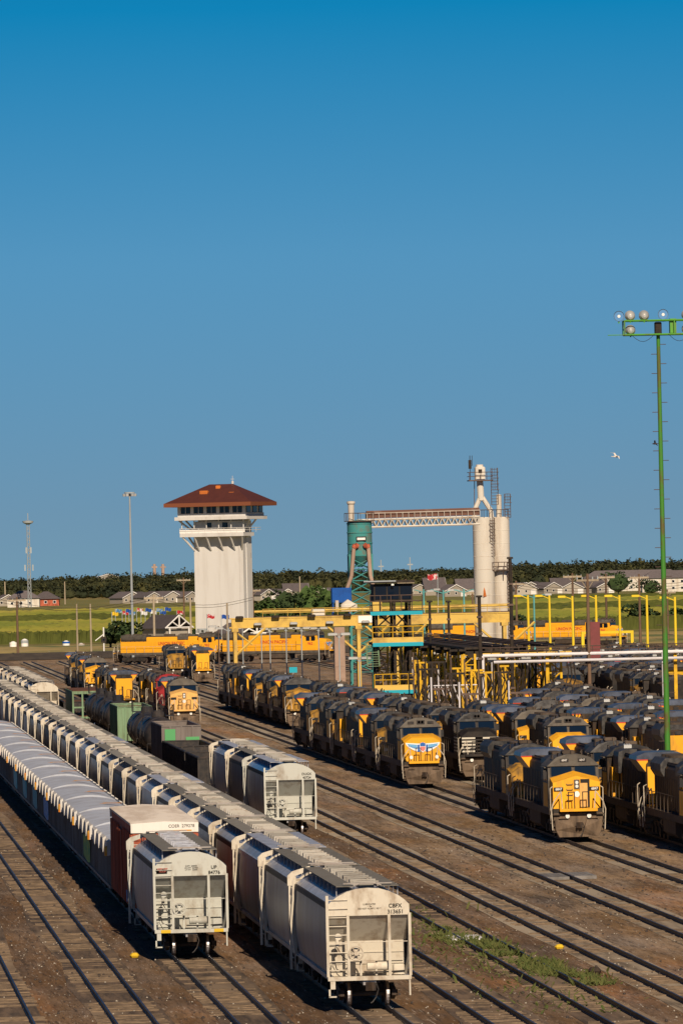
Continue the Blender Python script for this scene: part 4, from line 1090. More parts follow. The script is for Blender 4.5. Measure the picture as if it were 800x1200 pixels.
def crown(b, c, r, h, rz_, n=46, leaf=.5):
    """leaf clumps scattered through a lumpy volume"""
    lobes = [(rz_.uniform(-.5, .5)*r, rz_.uniform(-.5, .5)*r, rz_.uniform(.25, .75)*h, rz_.uniform(.38, .62)) for _ in range(6)]
    for _ in range(n):
        lx, ly, lz, lr = rz_.choice(lobes)
        a, e = rz_.uniform(0, 2*math.pi), rz_.uniform(-.6, 1.5)
        q = lr*rz_.uniform(.65, 1.05)
        p = Vector((c[0]+lx+q*r*math.cos(a)*math.cos(e), c[1]+ly+q*r*math.sin(a)*math.cos(e), c[2]+lz+q*h*.45*math.sin(e)))
        s = leaf*rz_.uniform(.6, 1.3)
        u = Vector((rz_.uniform(-1, 1), rz_.uniform(-1, 1), rz_.uniform(-.6, .6))).normalized(); v = u.cross(Vector((rz_.uniform(-1, 1), rz_.uniform(-1, 1), 1))).normalized()
        o = len(b.v)
        b.v += [tuple(p-u*s-v*s*.6), tuple(p+u*s*.8-v*s), tuple(p+u*s+v*s*.7), tuple(p-u*s*.7+v*s)]
        b.f.append((o, o+1, o+2, o+3))
def core(b, c, r, h, rz_):
    n = 7; prof = [(.15, .05), (.75, .2), (.9, .45), (.75, .72), (.35, .92), (.05, 1.0)]
    b.loft([[(c[0]+r*q*rz_.uniform(.7, 1.1)*math.cos(2*math.pi*i/n), c[1]+r*q*rz_.uniform(.7, 1.1)*math.sin(2*math.pi*i/n), c[2]+h*z*rz_.uniform(.9, 1.05)) for i in range(n)] for q, z in prof])
def wood(name, ya, yb, n, pa, pb, hs, label, seed, leafm='leaf_far', rs=(3.5, 6.5)):
    b = MB(); rz_ = random.Random(seed)
    for k in range(n):
        y = ya+(yb-ya)*rz_.random()**1.3; x = X_at(rz_.uniform(pa, pb), y)
        h = rz_.uniform(*hs)*(1+.18*math.sin(x*.02+seed)); r = rz_.uniform(*rs); base = -.3+drop(y)
        core(b, (x, y, base+h*.05), r*.68, h*.75, rz_)
        crown(b, (x, y, base+h*.1), r, h*rz_.uniform(.9, 1.15), rz_, 46, .66)
    return tag(b.build(name, leafm), label=label, kind='stuff', cat='wood')
wood('distant_wood', 3500, 4300, 620, -14, 330, (6, 9), 'dark green wood behind the houses on the left', 1)
wood('distant_wood', 4300, 6000, 900, -14, 815, (8, 11), 'farthest wood along the skyline', 2, rs=(5, 9))
wood('distant_wood', 3500, 4300, 480, 330, 560, (7, 10.5), 'wood behind the sand tower and silos', 3)
wood('distant_wood', 3700, 4400, 500, 590, 815, (8.5, 12), 'wood behind the long buildings on the right', 4)

def tree(px, py, Y, h, r, label, name='tree', ma='leaf_dark', seed=1, group=None, n=420):
    p = at(px, py, Y); rz_ = random.Random(seed); z0 = -.22+drop(Y)
    root = empty(name, (p.x, Y, z0), 0, label, 'tree' if name == 'tree' else 'bush', group)
    t = MB(); t.tube((0, 0, 0), (.1, 0, h*.5), .28, 8, .14)
    for k in range(5):
        a = k*1.3; t.tube((.05, 0, h*(.25+.05*k)), (r*.5*math.cos(a), r*.5*math.sin(a), h*.7), .1, 5, .04)
    t.build('trunk', 'pole_wood', root)
    b = MB(); core(b, (0, 0, h*.15), r*.62, h*.75, rz_)
    crown(b, (0, 0, h*.08), r, h*.95, rz_, n, .42)
    b.build('crown', ma, root)
    return root
tree(146, 768, 1390, 5.6, 4.0, 'dark green bush beside the steel mast and the yellow locomotive', 'bush', 'leaf_dark', 4)
tree(130, 768, 1395, 4.0, 2.2, 'small bush on the left flank of the larger bush by the mast', 'bush', 'leaf_dark', 5)
for i, (px, Y, h, r) in enumerate([(222, 1480, 3.0, 3.0), (285, 1700, 8.5, 5.5), (312, 1760, 8.0, 6.0), (335, 1900, 10, 6.5), (360, 2000, 11, 7), (382, 1900, 10.5, 6.5), (398, 1800, 9.5, 5), (322, 1600, 6, 4.5), (346, 1610, 6.3, 5), (372, 1600, 5.5, 4.5)]):
    labs = ['low bush in front of the white gabled pavilion', 'tree at the right foot of the control tower', 'round tree just right of the tower base', 'tree above the left end of the yellow gantry beam', 'tallest tree above the yellow gantry beam', 'tree left of the blue tank', 'tree directly under the blue tank', 'front bush under the gantry beam nearest the tower', 'middle bush under the gantry beam', 'right bush under the gantry beam']
    tree(px, 720, Y, h, r, labs[i], 'tree' if h > 7 else 'bush', 'leaf_bush' if i % 3 else 'leaf_dark', 20+i, 'trees behind the yellow gantry' if i else None)
tree(724, 700, 2700, 10.5, 8.5, 'round dark tree in front of the long pale building', ma='leaf_dark', seed=40)
tree(762, 700, 2650, 7, 6, 'smaller round tree at the right of the long building', ma='leaf_dark', seed=41)
tree(752, 730, 1560, 5.5, 5, 'dark bush behind the lamp posts near the green mast', 'bush', 'leaf_dark', 42)
tree(792, 730, 1560, 5, 4, 'dark bush at the right edge behind the lamp posts', 'bush', 'leaf_dark', 43)
tree(603, 735, 1500, 4, 3.4, 'bush just right of the silo legs', 'bush', 'leaf_dark', 44)
tree(505, 745, 1480, 3.4, 3, 'bush between the lamp poles right of the control booth', 'bush', 'leaf_dark', 45)
# weeds in the ballast
wd = MB(); rz_ = random.Random(9)
for k in range(8000):
    t = rz_.random(); X = 31.7-2.5*t+rz_.gauss(0, .38)+.35*math.sin(t*21); Y = 266+42*t+rz_.gauss(0, 1.5)
    if math.sin(Y*.9)+math.sin(Y*.37+X) < -.4: continue
    if rz_.random() < .12: X = rz_.gauss(28.9, 1.4); Y = rz_.uniform(250, 330)
    a = rz_.uniform(0, 6.3); s = rz_.uniform(.015, .05); h = rz_.uniform(.04, .22)*(1 if rz_.random() < .85 else 2)
    o = len(wd.v); dx_, dy_ = rz_.uniform(-.18, .18), rz_.uniform(-.15, .15)
    wd.v += [(X-s*math.cos(a), Y-s*math.sin(a), -.2), (X+s*math.cos(a), Y+s*math.sin(a), -.2), (X+dx_+s*1.4*math.cos(a), Y+dy_, -.2+h*.7), (X+dx_*1.6, Y+dy_, -.2+h), (X+dx_-s*1.4*math.cos(a), Y+dy_, -.2+h*.65)]
    wd.f.append((o, o+1, o+2, o+3, o+4))
tag(wd.build('weeds', 'weed'), label='green weeds growing between the empty rails', kind='stuff', cat='weeds')

# ------------------------------------------------------------------ houses and buildings
def house(px, Y, w, d, h, rz, label, roof='house_roof', wall='house_wall', name='house', rh=None, group='houses along the far side of the fields', wins=3, garage=True):
    p = at(px, 700, Y); root = empty(name, (p.x, Y, -.22+drop(Y)), rz, label, 'house', group)
    rh = rh or w*.24
    b = MB(); b.box(-w/2, w/2, -d/2, d/2, 0, h)
    b.add([(-w/2, -d/2, h), (w/2, -d/2, h), (0, -d/2, h+rh), (-w/2, d/2, h), (w/2, d/2, h), (0, d/2, h+rh)], [(0,1,2),(3,5,4)])
    wl = b.build('wall', wall, root)
    r_ = MB(); e = .5
    r_.prism_y([(-w/2-e, h-.15), (0, h+rh+.05), (w/2+e, h-.15), (w/2+e, h+.1), (0, h+rh+.35), (-w/2-e, h+.1)], -d/2-e, d/2+e)
    r_.build('roof', roof, root)
    t_ = MB()
    t_.prism_y([(-w/2-e, h-.15), (0, h+rh+.05), (w/2+e, h-.15), (w/2+e, h+.12), (0, h+rh+.37), (-w/2-e, h+.12)], -d/2-e-.06, -d/2-e)
    t_.v = [(x, y, z) for x, y, z in t_.v]
    t_.build('gable_trim', 'house_trim', root)
    for k in range(wins):
        x = -w/2+w*(k+.5)/wins
        if garage and k == wins-1:
            MB().box(x-1.3, x+1.3, -d/2-.05, -d/2, .1, 2.3).build('garage_door', 'house_trim', root)
        else:
            f_ = MB().box(x-.6, x+.6, -d/2-.05, -d/2, h*.4, h*.4+1.2).build('window', 'house_trim', root)
            MB().box(x-.48, x+.48, -d/2-.07, -d/2-.05, h*.4+.1, h*.4+1.1).build('pane', 'dark_glass', f_)
    return root
hz = [(7, 3010, 12, 9, 3.2, .3, 'white low house at the left edge of the field'), (148, 3000, 13, 14, 3.1, .5, 'pale gabled house farthest left of the tower row'), (162, 3040, 12, 12, 3.0, -.4, 'dark roofed house second from the left in the tower row'),
      (172, 2990, 11, 13, 3.1, .6, 'white trimmed house third from the left in the tower row'), (183, 3050, 12, 12, 3.0, .6, 'brown roofed house just left of the lamp pole'), (194, 2990, 12, 13, 3.2, .6, 'white trimmed house right above the pavilion roof'),
      (206, 3040, 12, 12, 3.0, -.3, 'tan house with ridge above the pavilion'), (216, 2990, 11, 12, 3.0, .7, 'small gabled house next to the tower shaft'), (304, 2980, 12, 14, 3.2, .7, 'house with white roof edge right of the tower shaft'),
      (318, 3040, 12, 12, 3.0, -.4, 'dark house right of the white edged one'), (330, 3000, 11, 12, 3.2, .5, 'pale two sided house above the gantry beam'), (346, 3080, 16, 14, 4.6, .2, 'large dark roofed house above the gantry beam'),
      (364, 3000, 12, 12, 3.0, .4, 'tan house among trees left of the sand tower'), (383, 3010, 12, 11, 3.0, -.4, 'cream house just left of the sand tower legs'),
      (487, 3100, 14, 12, 3.0, .3, 'small dark house right of the control booth'), (508, 3100, 26, 12, 3.6, .1, 'long brown roofed house behind the flag'), (529, 2960, 14, 10, 3.0, .4, 'tan hipped house between the lamp poles'), (546, 3080, 22, 12, 3.6, -.1, 'brown roofed house left of the silos'),
      (610, 2990, 14, 12, 3.1, .4, 'white house just right of the silos'), (626, 3050, 14, 12, 3.1, -.4, 'brown house second right of the silos'), (641, 3000, 13, 12, 3.1, .5, 'pale house left of the tall crossarm pole'), (657, 3060, 20, 12, 3.4, .2, 'wide brown roofed house behind the crossarm poles'),
      (676, 2990, 13, 12, 3.1, -.5, 'white walled house between two crossarm poles'), (697, 3050, 17, 12, 4.0, .3, 'dark house left of the round tree'), (706, 2980, 10, 10, 3.1, .2, 'small pale house beside the round tree')]
for i, (px, Y, w_, d_, h_, rz, lab) in enumerate(hz): house(px, Y, w_*.82, d_*.82, h_*.85, R(90) if w_ > 15 else rz, lab)
def long_building(px, Y, L_, h, label, wall='silo_cream', roof='conveyor_rust'):
    p = at(px, 690, Y); root = empty('long_building', (p.x, Y, -.22+drop(Y)), R(-4), label, 'building')
    MB().box(-L_/2, L_/2, -6, 6, 0, h).build('wall', wall, root)
    MB().loft([[(-L_/2-.8, -6.8, h), (L_/2+.8, -6.8, h), (L_/2+.8, 6.8, h), (-L_/2-.8, 6.8, h)], [(-L_/2+5, -.3, h+3.4), (L_/2-5, -.3, h+3.4), (L_/2-5, .3, h+3.4), (-L_/2+5, .3, h+3.4)]]).build('roof', 'house_roof', root)
    for z in ((1.2, 4.2) if h > 5 else (1.2,)):
        for k in range(int(L_/4)):
            x = -L_/2+2+4*k; f_ = MB().box(x-.7, x+.7, -6.06, -6, z, z+1.3).build('window', 'house_trim', root)
            MB().box(x-.55, x+.55, -6.08, -6.06, z+.12, z+1.18).build('pane', 'dark_glass', f_)
    return root
long_building(741, 3100, 46, 6.6, 'long pale two storey building with dark roof behind the round tree')
long_building(790, 2950, 30, 6.4, 'pale apartment building at the right edge of the field')
long_building(28, 2900, 14, 4.0, 'white building at the foot of the slender lattice radio tower')
long_building(54, 2960, 12, 3.2, 'low reddish building right of the radio tower foot', 'box_brown')
p = at(127, 683, 5200); house(127, 5200, 16, 12, 9.5, .1, 'white house among the trees on the left skyline', roof='house_trim', rh=2, group=None)

# ------------------------------------------------------------------ control tower
def control_tower():
    Y = 1380; p = at(262, 740, Y); root = empty('control_tower', (p.x, Y, -.2), R(-24), 'tall white control tower with brown hipped roof and glazed upper floor', 'tower')
    mb = MB(); mb.box(-6.5, 6.3, -4, 1.5, 0, 26.16); mb.build('shaft', 'tower_white', root)
    rb = MB()
    for x in (5.2,): rb.box(x, x+1.1, -4.12, -4.0, 0, 24.02)
    rb.box(6.3, 6.5, -2.4, -1.4, 0, 25.21); rb.build('shaft_pilaster', 'tower_white', root)
    # balcony with splayed struts
    b = MB(); b.box(-8.8, 7.7, -7.0, -.5, 22.9, 23.7); bal = b.build('balcony', 'tower_white', root)
    rl = MB()
    n = 12
    for k in range(n+1):
        x = -8.9+19.87*k/n; rl.tube((x, -6.9, 23.7), (x, -6.9, 24.65), .05, 4)
    for z in (24.18, 24.65):
        rl.tube((-8.9, -6.9, z), (8.1, -6.9, z), .06, 5); rl.tube((-8.9, -6.9, z), (-8.9, 3.4, z), .06, 5); rl.tube((8.1, -6.9, z), (8.1, 3.4, z), .06, 5)
    MB().box(-8.85, 8.05, -6.87, -6.83, 23.7, 24.41).build('balcony_panel', 'house_trim', bal)
    rl.build('balcony_railing', 'tower_white', bal)
    for k in range(6):
        x = -8.2+3.1*k; s = MB(); s.tube((x, -6.7, 22.9), (max(-6.3, min(6.1, x)), -4.1, 20.1), .22, 6); s.build('balcony_strut', 'tower_white', root)
    MB().tube((-8.7, -2, 22.9), (-6.4, -2, 20.1), .22, 6).build('balcony_strut', 'tower_white', root)
    for k in range(6):
        x = -8.4+3.2*k; MB().tube((x, -6.6, 23.7), (x, -6.6, 26.4), .14, 6).build('balcony_post', 'tower_white', root)
    # recessed floor
    MB().box(-5.6, 6.0, -3.4, 1.4, 26.16, 26.67).build('recessed_floor', 'tower_shade', root)
    rw = MB()
    for x in (-3.2, 1.0): rw.box(x, x+1.4, -4.03, -4.0, 24.41, 25.84)
    rw.build('recessed_window', 'dark_glass', root)
    # upper cab
    slab = MB(); slab.box(-9.6, 9.2, -8.2, 5.2, 26.4, 27.1); slab.build('cab_floor', 'tower_white', root)
    MB().box(-9.0, 8.6, -7.6, 4.6, 27.1, 27.8).build('cab_wall', 'tower_white', root)
    wn = 5; x0, x1 = -8.6, 8.2
    for k in range(wn):
        a = x0+(x1-x0)*(k+.16)/wn; c_ = x0+(x1-x0)*(k+.84)/wn
        f_ = MB().box(a-.1, c_+.1, -7.52, -7.4, 27.8, 29.2).build('window', 'black_steel', root)
        MB().box(a, c_, -7.56, -7.52, 27.9, 29.13).build('pane', 'dark_glass', f_)
        MB().box((a+c_)/2-.06, (a+c_)/2+.06, -7.6, -7.56, 27.8, 29.2).build('mullion', 'tower_white', f_)
    for k in range(3):
        a = -6.8+3.9*k; f_ = MB().box(8.4, 8.52, a, a+2.6, 27.8, 29.2).build('window', 'black_steel', root)
        MB().box(8.52, 8.56, a+.1, a+2.5, 27.9, 29.13).build('pane', 'dark_glass', f_)
    cw = MB(); cw.box(-8.8, 8.4, -7.4, 4.4, 27.8, 29.29)
    for k in range(wn+1):
        x = x0+(x1-x0)*k/wn; cw.box(x-.42, x+.42, -7.6, -7.4, 27.8, 29.29)
    cw.build('cab_column', 'tower_white', root)
    for s, q in ((9.0, 6.3), (-9.4, -6.5)):
        for yy in (-6, -2):
            MB().tube((s, yy, 26.4), (q, max(yy, -3.6), 23.86), .22, 6).build('cab_strut', 'tower_white', root)
    r_ = MB(); e = [(-11.4, -10.0), (11.0, -10.0), (11.0, 7.2), (-11.4, 7.2)]
    r_.loft([[(x, y, 30.0) for x, y in e], [(-3.2, -1.6, 33.9), (2.8, -1.6, 33.9), (2.8, -1.2, 33.9), (-3.2, -1.2, 33.9)]])
    rf = r_.build('roof', 'tower_roof', root)
    MB().box(-11.5, 11.1, -10.1, 7.3, 29.2, 30.0).build('fascia', 'fascia_brown', root)
    ch = MB(); ch.bbox(-4.0, -1.9, -6.0, -4.8, 31.33, 32.57, .15); ch.build('roof_vent', 'roof_orange', rf)
    MB().bbox(-.8, .4, -3.6, -2.8, 32.57, 33.59, .12).build('roof_vent', 'roof_orange', rf)
    MB().bbox(3.3, 5.0, -5.6, -4.6, 31.33, 32.16, .15).build('roof_vent', 'roof_orange', rf)
    an = MB(); an.cyl((2.8, -1.4, 33.9), .3, .6); an.tube((2.8, -1.4, 34.0), (2.8, -1.4, 35.6), .06); an.tube((2.3, -1.4, 34.9), (3.3, -1.4, 34.9), .05)
    an.build('antenna', 'tower_white', rf)
    def fit(o):
        for c in children(o):
            for v in c.data.vertices:
                v.co.x = v.co.x*.859+.88
                if v.co.y > 0: v.co.y *= .8
            fit(c)
    fit(root)
    return root
control_tower()

# gabled pavilions in front of the tower
def pavilion(px, Y, w_, h_, rh, lab, open_truss=True):
    p = at(px, 750, Y); root = empty('pavilion', (p.x, Y, -.2), R(30), lab, 'pavilion')
    MB().box(-w_/2, w_/2, -2.5, 7, 0, h_).build('wall', 'house_wall', root)
    MB().prism_y([(-w_/2-.7, h_-.2), (0, h_+rh), (w_/2+.7, h_-.2), (w_/2+.7, h_+.05), (0, h_+rh+.3), (-w_/2-.7, h_+.05)], -3.2, 7.5).build('roof', 'house_roof', root)
    t = MB()
    for a, b_ in (((-w_/2-.7, h_), (0, h_+rh+.2)), ((w_/2+.7, h_), (0, h_+rh+.2)), ((-w_/2-.5, h_+.1), (w_/2+.5, h_+.1)), ((0, h_), (0, h_+rh)), ((0, h_+.2), (-w_*.28, h_+rh*.5)), ((0, h_+.2), (w_*.28, h_+rh*.5))):
        t.tube((a[0], -3.3, a[1]), (b_[0], -3.3, b_[1]), .18, 5)
    t.build('truss', 'house_trim', root)
    for s in (-1, 1): MB().tube((s*w_*.42, -3.3, 0), (s*w_*.42, -3.3, h_), .2).build('post', 'house_trim', root)
    return root
pavilion(201, 1440, 6.0, 3.3, 2.6, 'grey roofed pavilion with white open gable left of the tower base')
pavilion(291, 1355, 6.5, 2.6, 2.0, 'low dark roofed pavilion at the foot of the tower')

# flags
def flagpole(px, Y, h_, ma, lab, w_=2.0, pole='mast_steel'):
    p = at(px, 750, Y); root = empty('flagpole', (p.x, Y, -.2), 0, lab, 'flagpole')
    MB().tube((0, 0, 0), (0, 0, h_), .12, 6, .07).build('pole', pole, root)
    f_ = MB(); n = 6; rows = [[(.1+w_*i/n, .25*math.sin(i*1.3), z+.12*math.sin(i*1.1)) for z in (h_-.1-abs(w_)*.55, h_-.1)] for i in range(n+1)]
    rows = [list(r) for r in rows]
    f_.loft([[(a[0], a[1]-.02, a[2]) for a in r]+[(a[0], a[1]+.02, a[2]) for a in reversed(r)] for r in rows])
    f_.build('flag', ma, root)
    return root
mat('flag_blue', (.02, .08, .35), var=.1); mat('flag_red', (.45, .03, .04), (.7, .7, .7), .9, 1.2, lo=.5, hi=.55); mat('flag_white', (.7, .7, .68)); mat('flag_yellow', (.75, .5, .03)); mat('flag_sky', (.08, .25, .5), (.6, .6, .6), .8, 1.5, lo=.5, hi=.55)
fl_ = [(132, 'flag_yellow', 'yellow'), (136, 'flag_sky', 'light blue'), (144, 'flag_red', 'red and white'), (148, 'flag_blue', 'dark blue'), (152, 'flag_sky', 'pale blue'), (161, 'flag_red', 'red'), (166, 'flag_white', 'white'), (171, 'flag_blue', 'deep blue'), (177, 'flag_white', 'white'), (184, 'flag_sky', 'blue'), (188, 'flag_blue', 'large blue'), (194, 'flag_blue', 'blue'), (208, 'flag_red', 'red and white'), (236, 'flag_white', 'white')]
for i, (px, ma, c_) in enumerate(fl_):
    flagpole(px, 1500+12*(i % 3), 6.7+(i % 2)*.6, ma, f'pole with {c_} flag, {ORD[i]} from the left in the flag row', 1.4)
flagpole(243, 1340, 7.0, 'flag_red', 'pole with red flag left before the tower shaft', 1.5)
flagpole(260, 1340, 6.8, 'flag_blue', 'pole with dark blue flag before the tower shaft', 1.5)
flagpole(514, 1450, 13.9, 'flag_red', 'tall pole with striped flag right of the control booth', -2.3)

# ------------------------------------------------------------------ poles
def wood_pole(px, Y, ytop, label, ma='pole_wood', r=.18, arms=True, armw=1.5, group='crossarm poles', wires=True, lean=0, name='utility_pole'):
    p = at(px, ytop, Y); h = p.z+.2
    root = empty(name, (p.x, Y, -.2+drop(Y)), 0, label, 'pole', group)
    MB().tube((lean, 0, 0), (0, 0, h), r, 8, r*.7).build('pole', ma, root)
    if arms:
        a = MB(); q_ = .1 if Y < 1000 else .17; a.box(-armw, armw, -q_, q_, h-.65-q_, h-.65+q_)
        a.tube((-armw*.55, 0, h-.65), (0, 0, h-1.6), .05, 5); a.tube((armw*.55, 0, h-.65), (0, 0, h-1.6), .05, 5); a.build('crossarm', 'pole_pale', root)
        for k in (-1, -.5, .5, 1): MB().cyl((armw*.92*k, 0, h-.55), .07, .25).build('insulator', 'mast_steel', root)
    return root
wp = [(20, 1260, 699, 'brown crossarm pole near the left edge'), (180, 1150, 696, 'pale crossarm pole left of the pavilion'), (215, 1600, 676, 'thin crossarm pole left of the tower shaft'), (296, 1400, 688, 'crossarm pole against the right edge of the tower'),
      (475, 1300, 678, 'crossarm pole right of the control booth'), (553, 1290, 690, 'crossarm pole left of the silos'), (604, 1240, 680, 'dark crossarm pole just right of the silos'), (670, 1180, 671, 'wide crossarm pole behind the yellow lamp posts'), (687.5, 640, 672, 'tall nearest crossarm pole standing among the locomotives'),
      (709, 1240, 672, 'dark crossarm pole with transformers right of the tallest one'), (748, 1150, 672, 'wide crossarm pole left of the green mast'), (781, 1320, 690, 'short crossarm pole behind the green mast')]
for px, Y, yt, lab in wp: wood_pole(px, Y, yt, lab, armw=1.7 if Y > 1000 else 1.1, r=.26 if Y > 1000 else .2, ma='pole_pale' if px == 180 else 'pole_wood')
for px, Y, yt, lab in [(90, 1290, 707, 'bare tan pole left of the two in the verge'), (106, 1330, 707, 'bare pale pole right of the tan one in the verge'), (266, 1120, 706, 'thin bare pole left of the gantry leg'), (223, 1160, 700, 'thin grey pole in front of the tower'), (76, 3050, 680, 'tall bare pole before the far wood'), (47, 3050, 694, 'short bare pole before the far wood'), (6, 3050, 680, 'bare pole at the far left of the field'), (323, 2600, 708, 'thin pole in the field right of the tower'), (351, 2900, 674, 'thin bare pole above the gantry beam')]:
    wood_pole(px, Y, yt, lab, 'pole_pale', .22 if Y < 2000 else .35, False, group=None)
# dark service poles carrying lamp heads
def lamp_pole(px, Y, ytop, label, ma, head='double', r=.17, group=None, headw=1.6, hm='lamp_shell'):
    p = at(px, ytop, Y); h = p.z+.2; root = empty('light_pole', (p.x, Y, -.2+drop(Y)), 0, label, 'light pole', group)
    MB().tube((0, 0, 0), (0, 0, h), r, 8, r*.75).build('pole', ma, root)
    for s in ((-1, 1) if head == 'double' else (-1,)):
        MB().path([(0, 0, h-.5), (s*headw*.6, 0, h-.1), (s*headw, 0, h-.05)], .07, 5).build('arm', ma, root)
        MB().bbox(s*headw-.55, s*headw+.55, -.3, .3, h-.2, h+.08, .08).build('lamp_head', hm, root)
    return root
def plain_pole(px, Y, ytop, label, ma='black_steel', r=.2, group='dark service poles'):
    p = at(px, ytop, Y); h = p.z+.2; root = empty('service_pole', (p.x, Y, -.2), 0, label, 'pole', group)
    MB().tube((0, 0, 0), (0, 0, h), r, 8, r*.85).build('pole', ma, root)
    c = MB()
    for k in range(5): c.box(-r-.05-.1*(k % 2), r+.05, -r-.06, r+.06, h*(.25+.15*k+.03*(k % 2)), h*(.25+.15*k+.03*(k % 2))+.2)
    c.build('clamp', 'steel_brown', root)
    MB().bbox(-.3, .3, -.2, .2, h, h+.2, .05).build('lamp_head', 'black_steel', root)
    return root
for px, Y, yt, lab in [(474, 690, 716, 'dark service pole on the right flank of the booth tower'), (503, 700, 706, 'dark pole right of the booth tower'), (525, 700, 706, 'dark pole left of the thick one before the silos'), (561, 640, 700, 'thick dark pole at the left end of the white pipes'), (597, 650, 655, 'thick dark pole in front of the right silo')]:
    plain_pole(px, Y, yt, lab, r=.20 if px in (561, 597) else .15)
for i, (px, Y, yt) in enumerate([(496, 1000, 690), (519, 990, 691), (543, 980, 690), (567, 990, 691)]):
    lamp_pole(px, Y, yt, f'turquoise twin lamp pole, {ORD[i]} from the left between booth and silos', 'turquoise_pole', r=.17, group='turquoise twin lamp poles', headw=2.0)
lamp_pole(625, 1010, 696, 'turquoise twin lamp pole right of the silos', 'turquoise_pole', r=.17, group=None, headw=2.2)
for i, (px, yt) in enumerate([(618, 697), (643, 697), (670, 698), (697.5, 697), (725, 697), (757, 697), (790, 699)]):
    Y = 930-i*14
    lamp_pole(px, Y, yt, f'yellow lamp post, {ORD[i]} from the left in the yellow row', 'lamp_yellow', head='single', r=.20, group='yellow lamp posts', headw=1.5, hm='lamp_yellow')
for i, (px, yt) in enumerate([(284, 730), (306, 733), (316, 736), (335, 735), (353, 735), (373, 735), (397, 742), (421, 770)]):
    lamp_pole(px, 850 if px < 390 else 720, yt, f'thin grey lamp pole, {ORD[i]} from the left below the gantry beam', 'mast_steel', head='double', r=.09, group='thin lamp poles below the gantry', headw=.7)
lamp_pole(267.5, 870, 735, 'grey lamp pole just left of the gantry leg', 'mast_steel', head='double', r=.14, headw=1.2)
lamp_pole(256, 900, 733, 'thin pole left of the grey lamp pole by the gantry', 'steel_brown', head='single', r=.1, headw=.8)

def tall_mast(px, Y, ytop, label):
    p = at(px, ytop, Y); h = p.z+.2; root = empty('light_mast', (p.x, Y, -.2), 0, label, 'light mast')
    MB().tube((0, 0, 0), (0, 0, h), .27, 10, .15).build('mast', 'mast_steel', root)
    MB().cyl((0, 0, h-.2), 1.0, .25, 'z', 14).build('lamp_ring', 'mast_steel', root)
    for k in range(6):
        a = k*math.pi/3; MB().cyl((1.0*math.cos(a), 1.0*math.sin(a), h-.75), .32, .5, 'z', 8).build('floodlight', 'lamp_shell', root)
    return root
tall_mast(152, 1235, 577, 'tall slim grey light mast left of the control tower')
tall_mast(242-5, 1290, 737, 'short grey mast in front of the tower base')
def radio_tower():
    Y = 2850; p = at(33, 608, Y); h = p.z; root = empty('radio_tower', (p.x, Y, drop(Y)), 0, 'slender grey radio tower with antenna rings at the far left', 'radio tower')
    b = MB()
    for s in (-1, 1):
        for q in (-1, 1): b.tube((s*.7, q*.7, 0), (s*.5, q*.5, h), .17, 5)
    n = 16
    for k in range(n):
        z0, z1 = h*k/n, h*(k+1)/n
        b.tube((-.6, -.6, z0), (.6, -.6, z1), .1, 4); b.tube((.6, -.6, z0), (-.6, -.6, z1), .1, 4)
    b.build('lattice', 'mast_steel', root)
    MB().lathe((0, 0, h-2), [(.5, 0), (2.2, .8), (2.4, 1.6), (.5, 1.8)], 12).build('top_platform', 'mast_steel', root)
    for zz, w_ in ((h*.42, 1.7), (h*.62, 1.0)):
        for s in (-1, 1): MB().box(s*w_-.3, s*w_+.3, -.3, .3, zz, zz+2.6).build('antenna_panel', 'mast_steel', root)
    a = MB(); a.tube((0, 0, h), (0, 0, h+3), .2); a.build('antenna', 'mast_steel', root)
radio_tower()
for px, lab in ((181, 'left red and white chimney on the skyline'), (191, 'right red and white chimney on the skyline')):
    Y = 7000; p = at(px, 661, Y); q = at(px, 690, Y); root = empty('chimney_stack', (p.x, Y, q.z), 0, lab, 'chimney')
    h = p.z-q.z
    MB().tube((0, 0, 0), (0, 0, h), 2.2, 8, 1.5).build('shaft', 'concrete_pink', root)
    MB().box(-3, 3, -1, 1, h-4, h-2.5).build('top_gallery', 'concrete_pink', root)
for px, Y, yt, lab in [(446, 5200, 656, 'thin radio mast on the skyline left of the booth'), (480, 5200, 653, 'lattice radio mast on the skyline above the booth')]:
    p = at(px, yt, Y); q = at(px, 690, Y); root = empty('skyline_mast', (p.x, Y, q.z), 0, lab, 'radio mast')
    MB().tube((0, 0, 0), (0, 0, p.z-q.z), .8, 6, .4).build('mast', 'mast_steel', root); MB().box(-2.2, 2.2, -.3, .3, (p.z-q.z)*.75, (p.z-q.z)*.75+1).build('antenna', 'mast_steel', root)

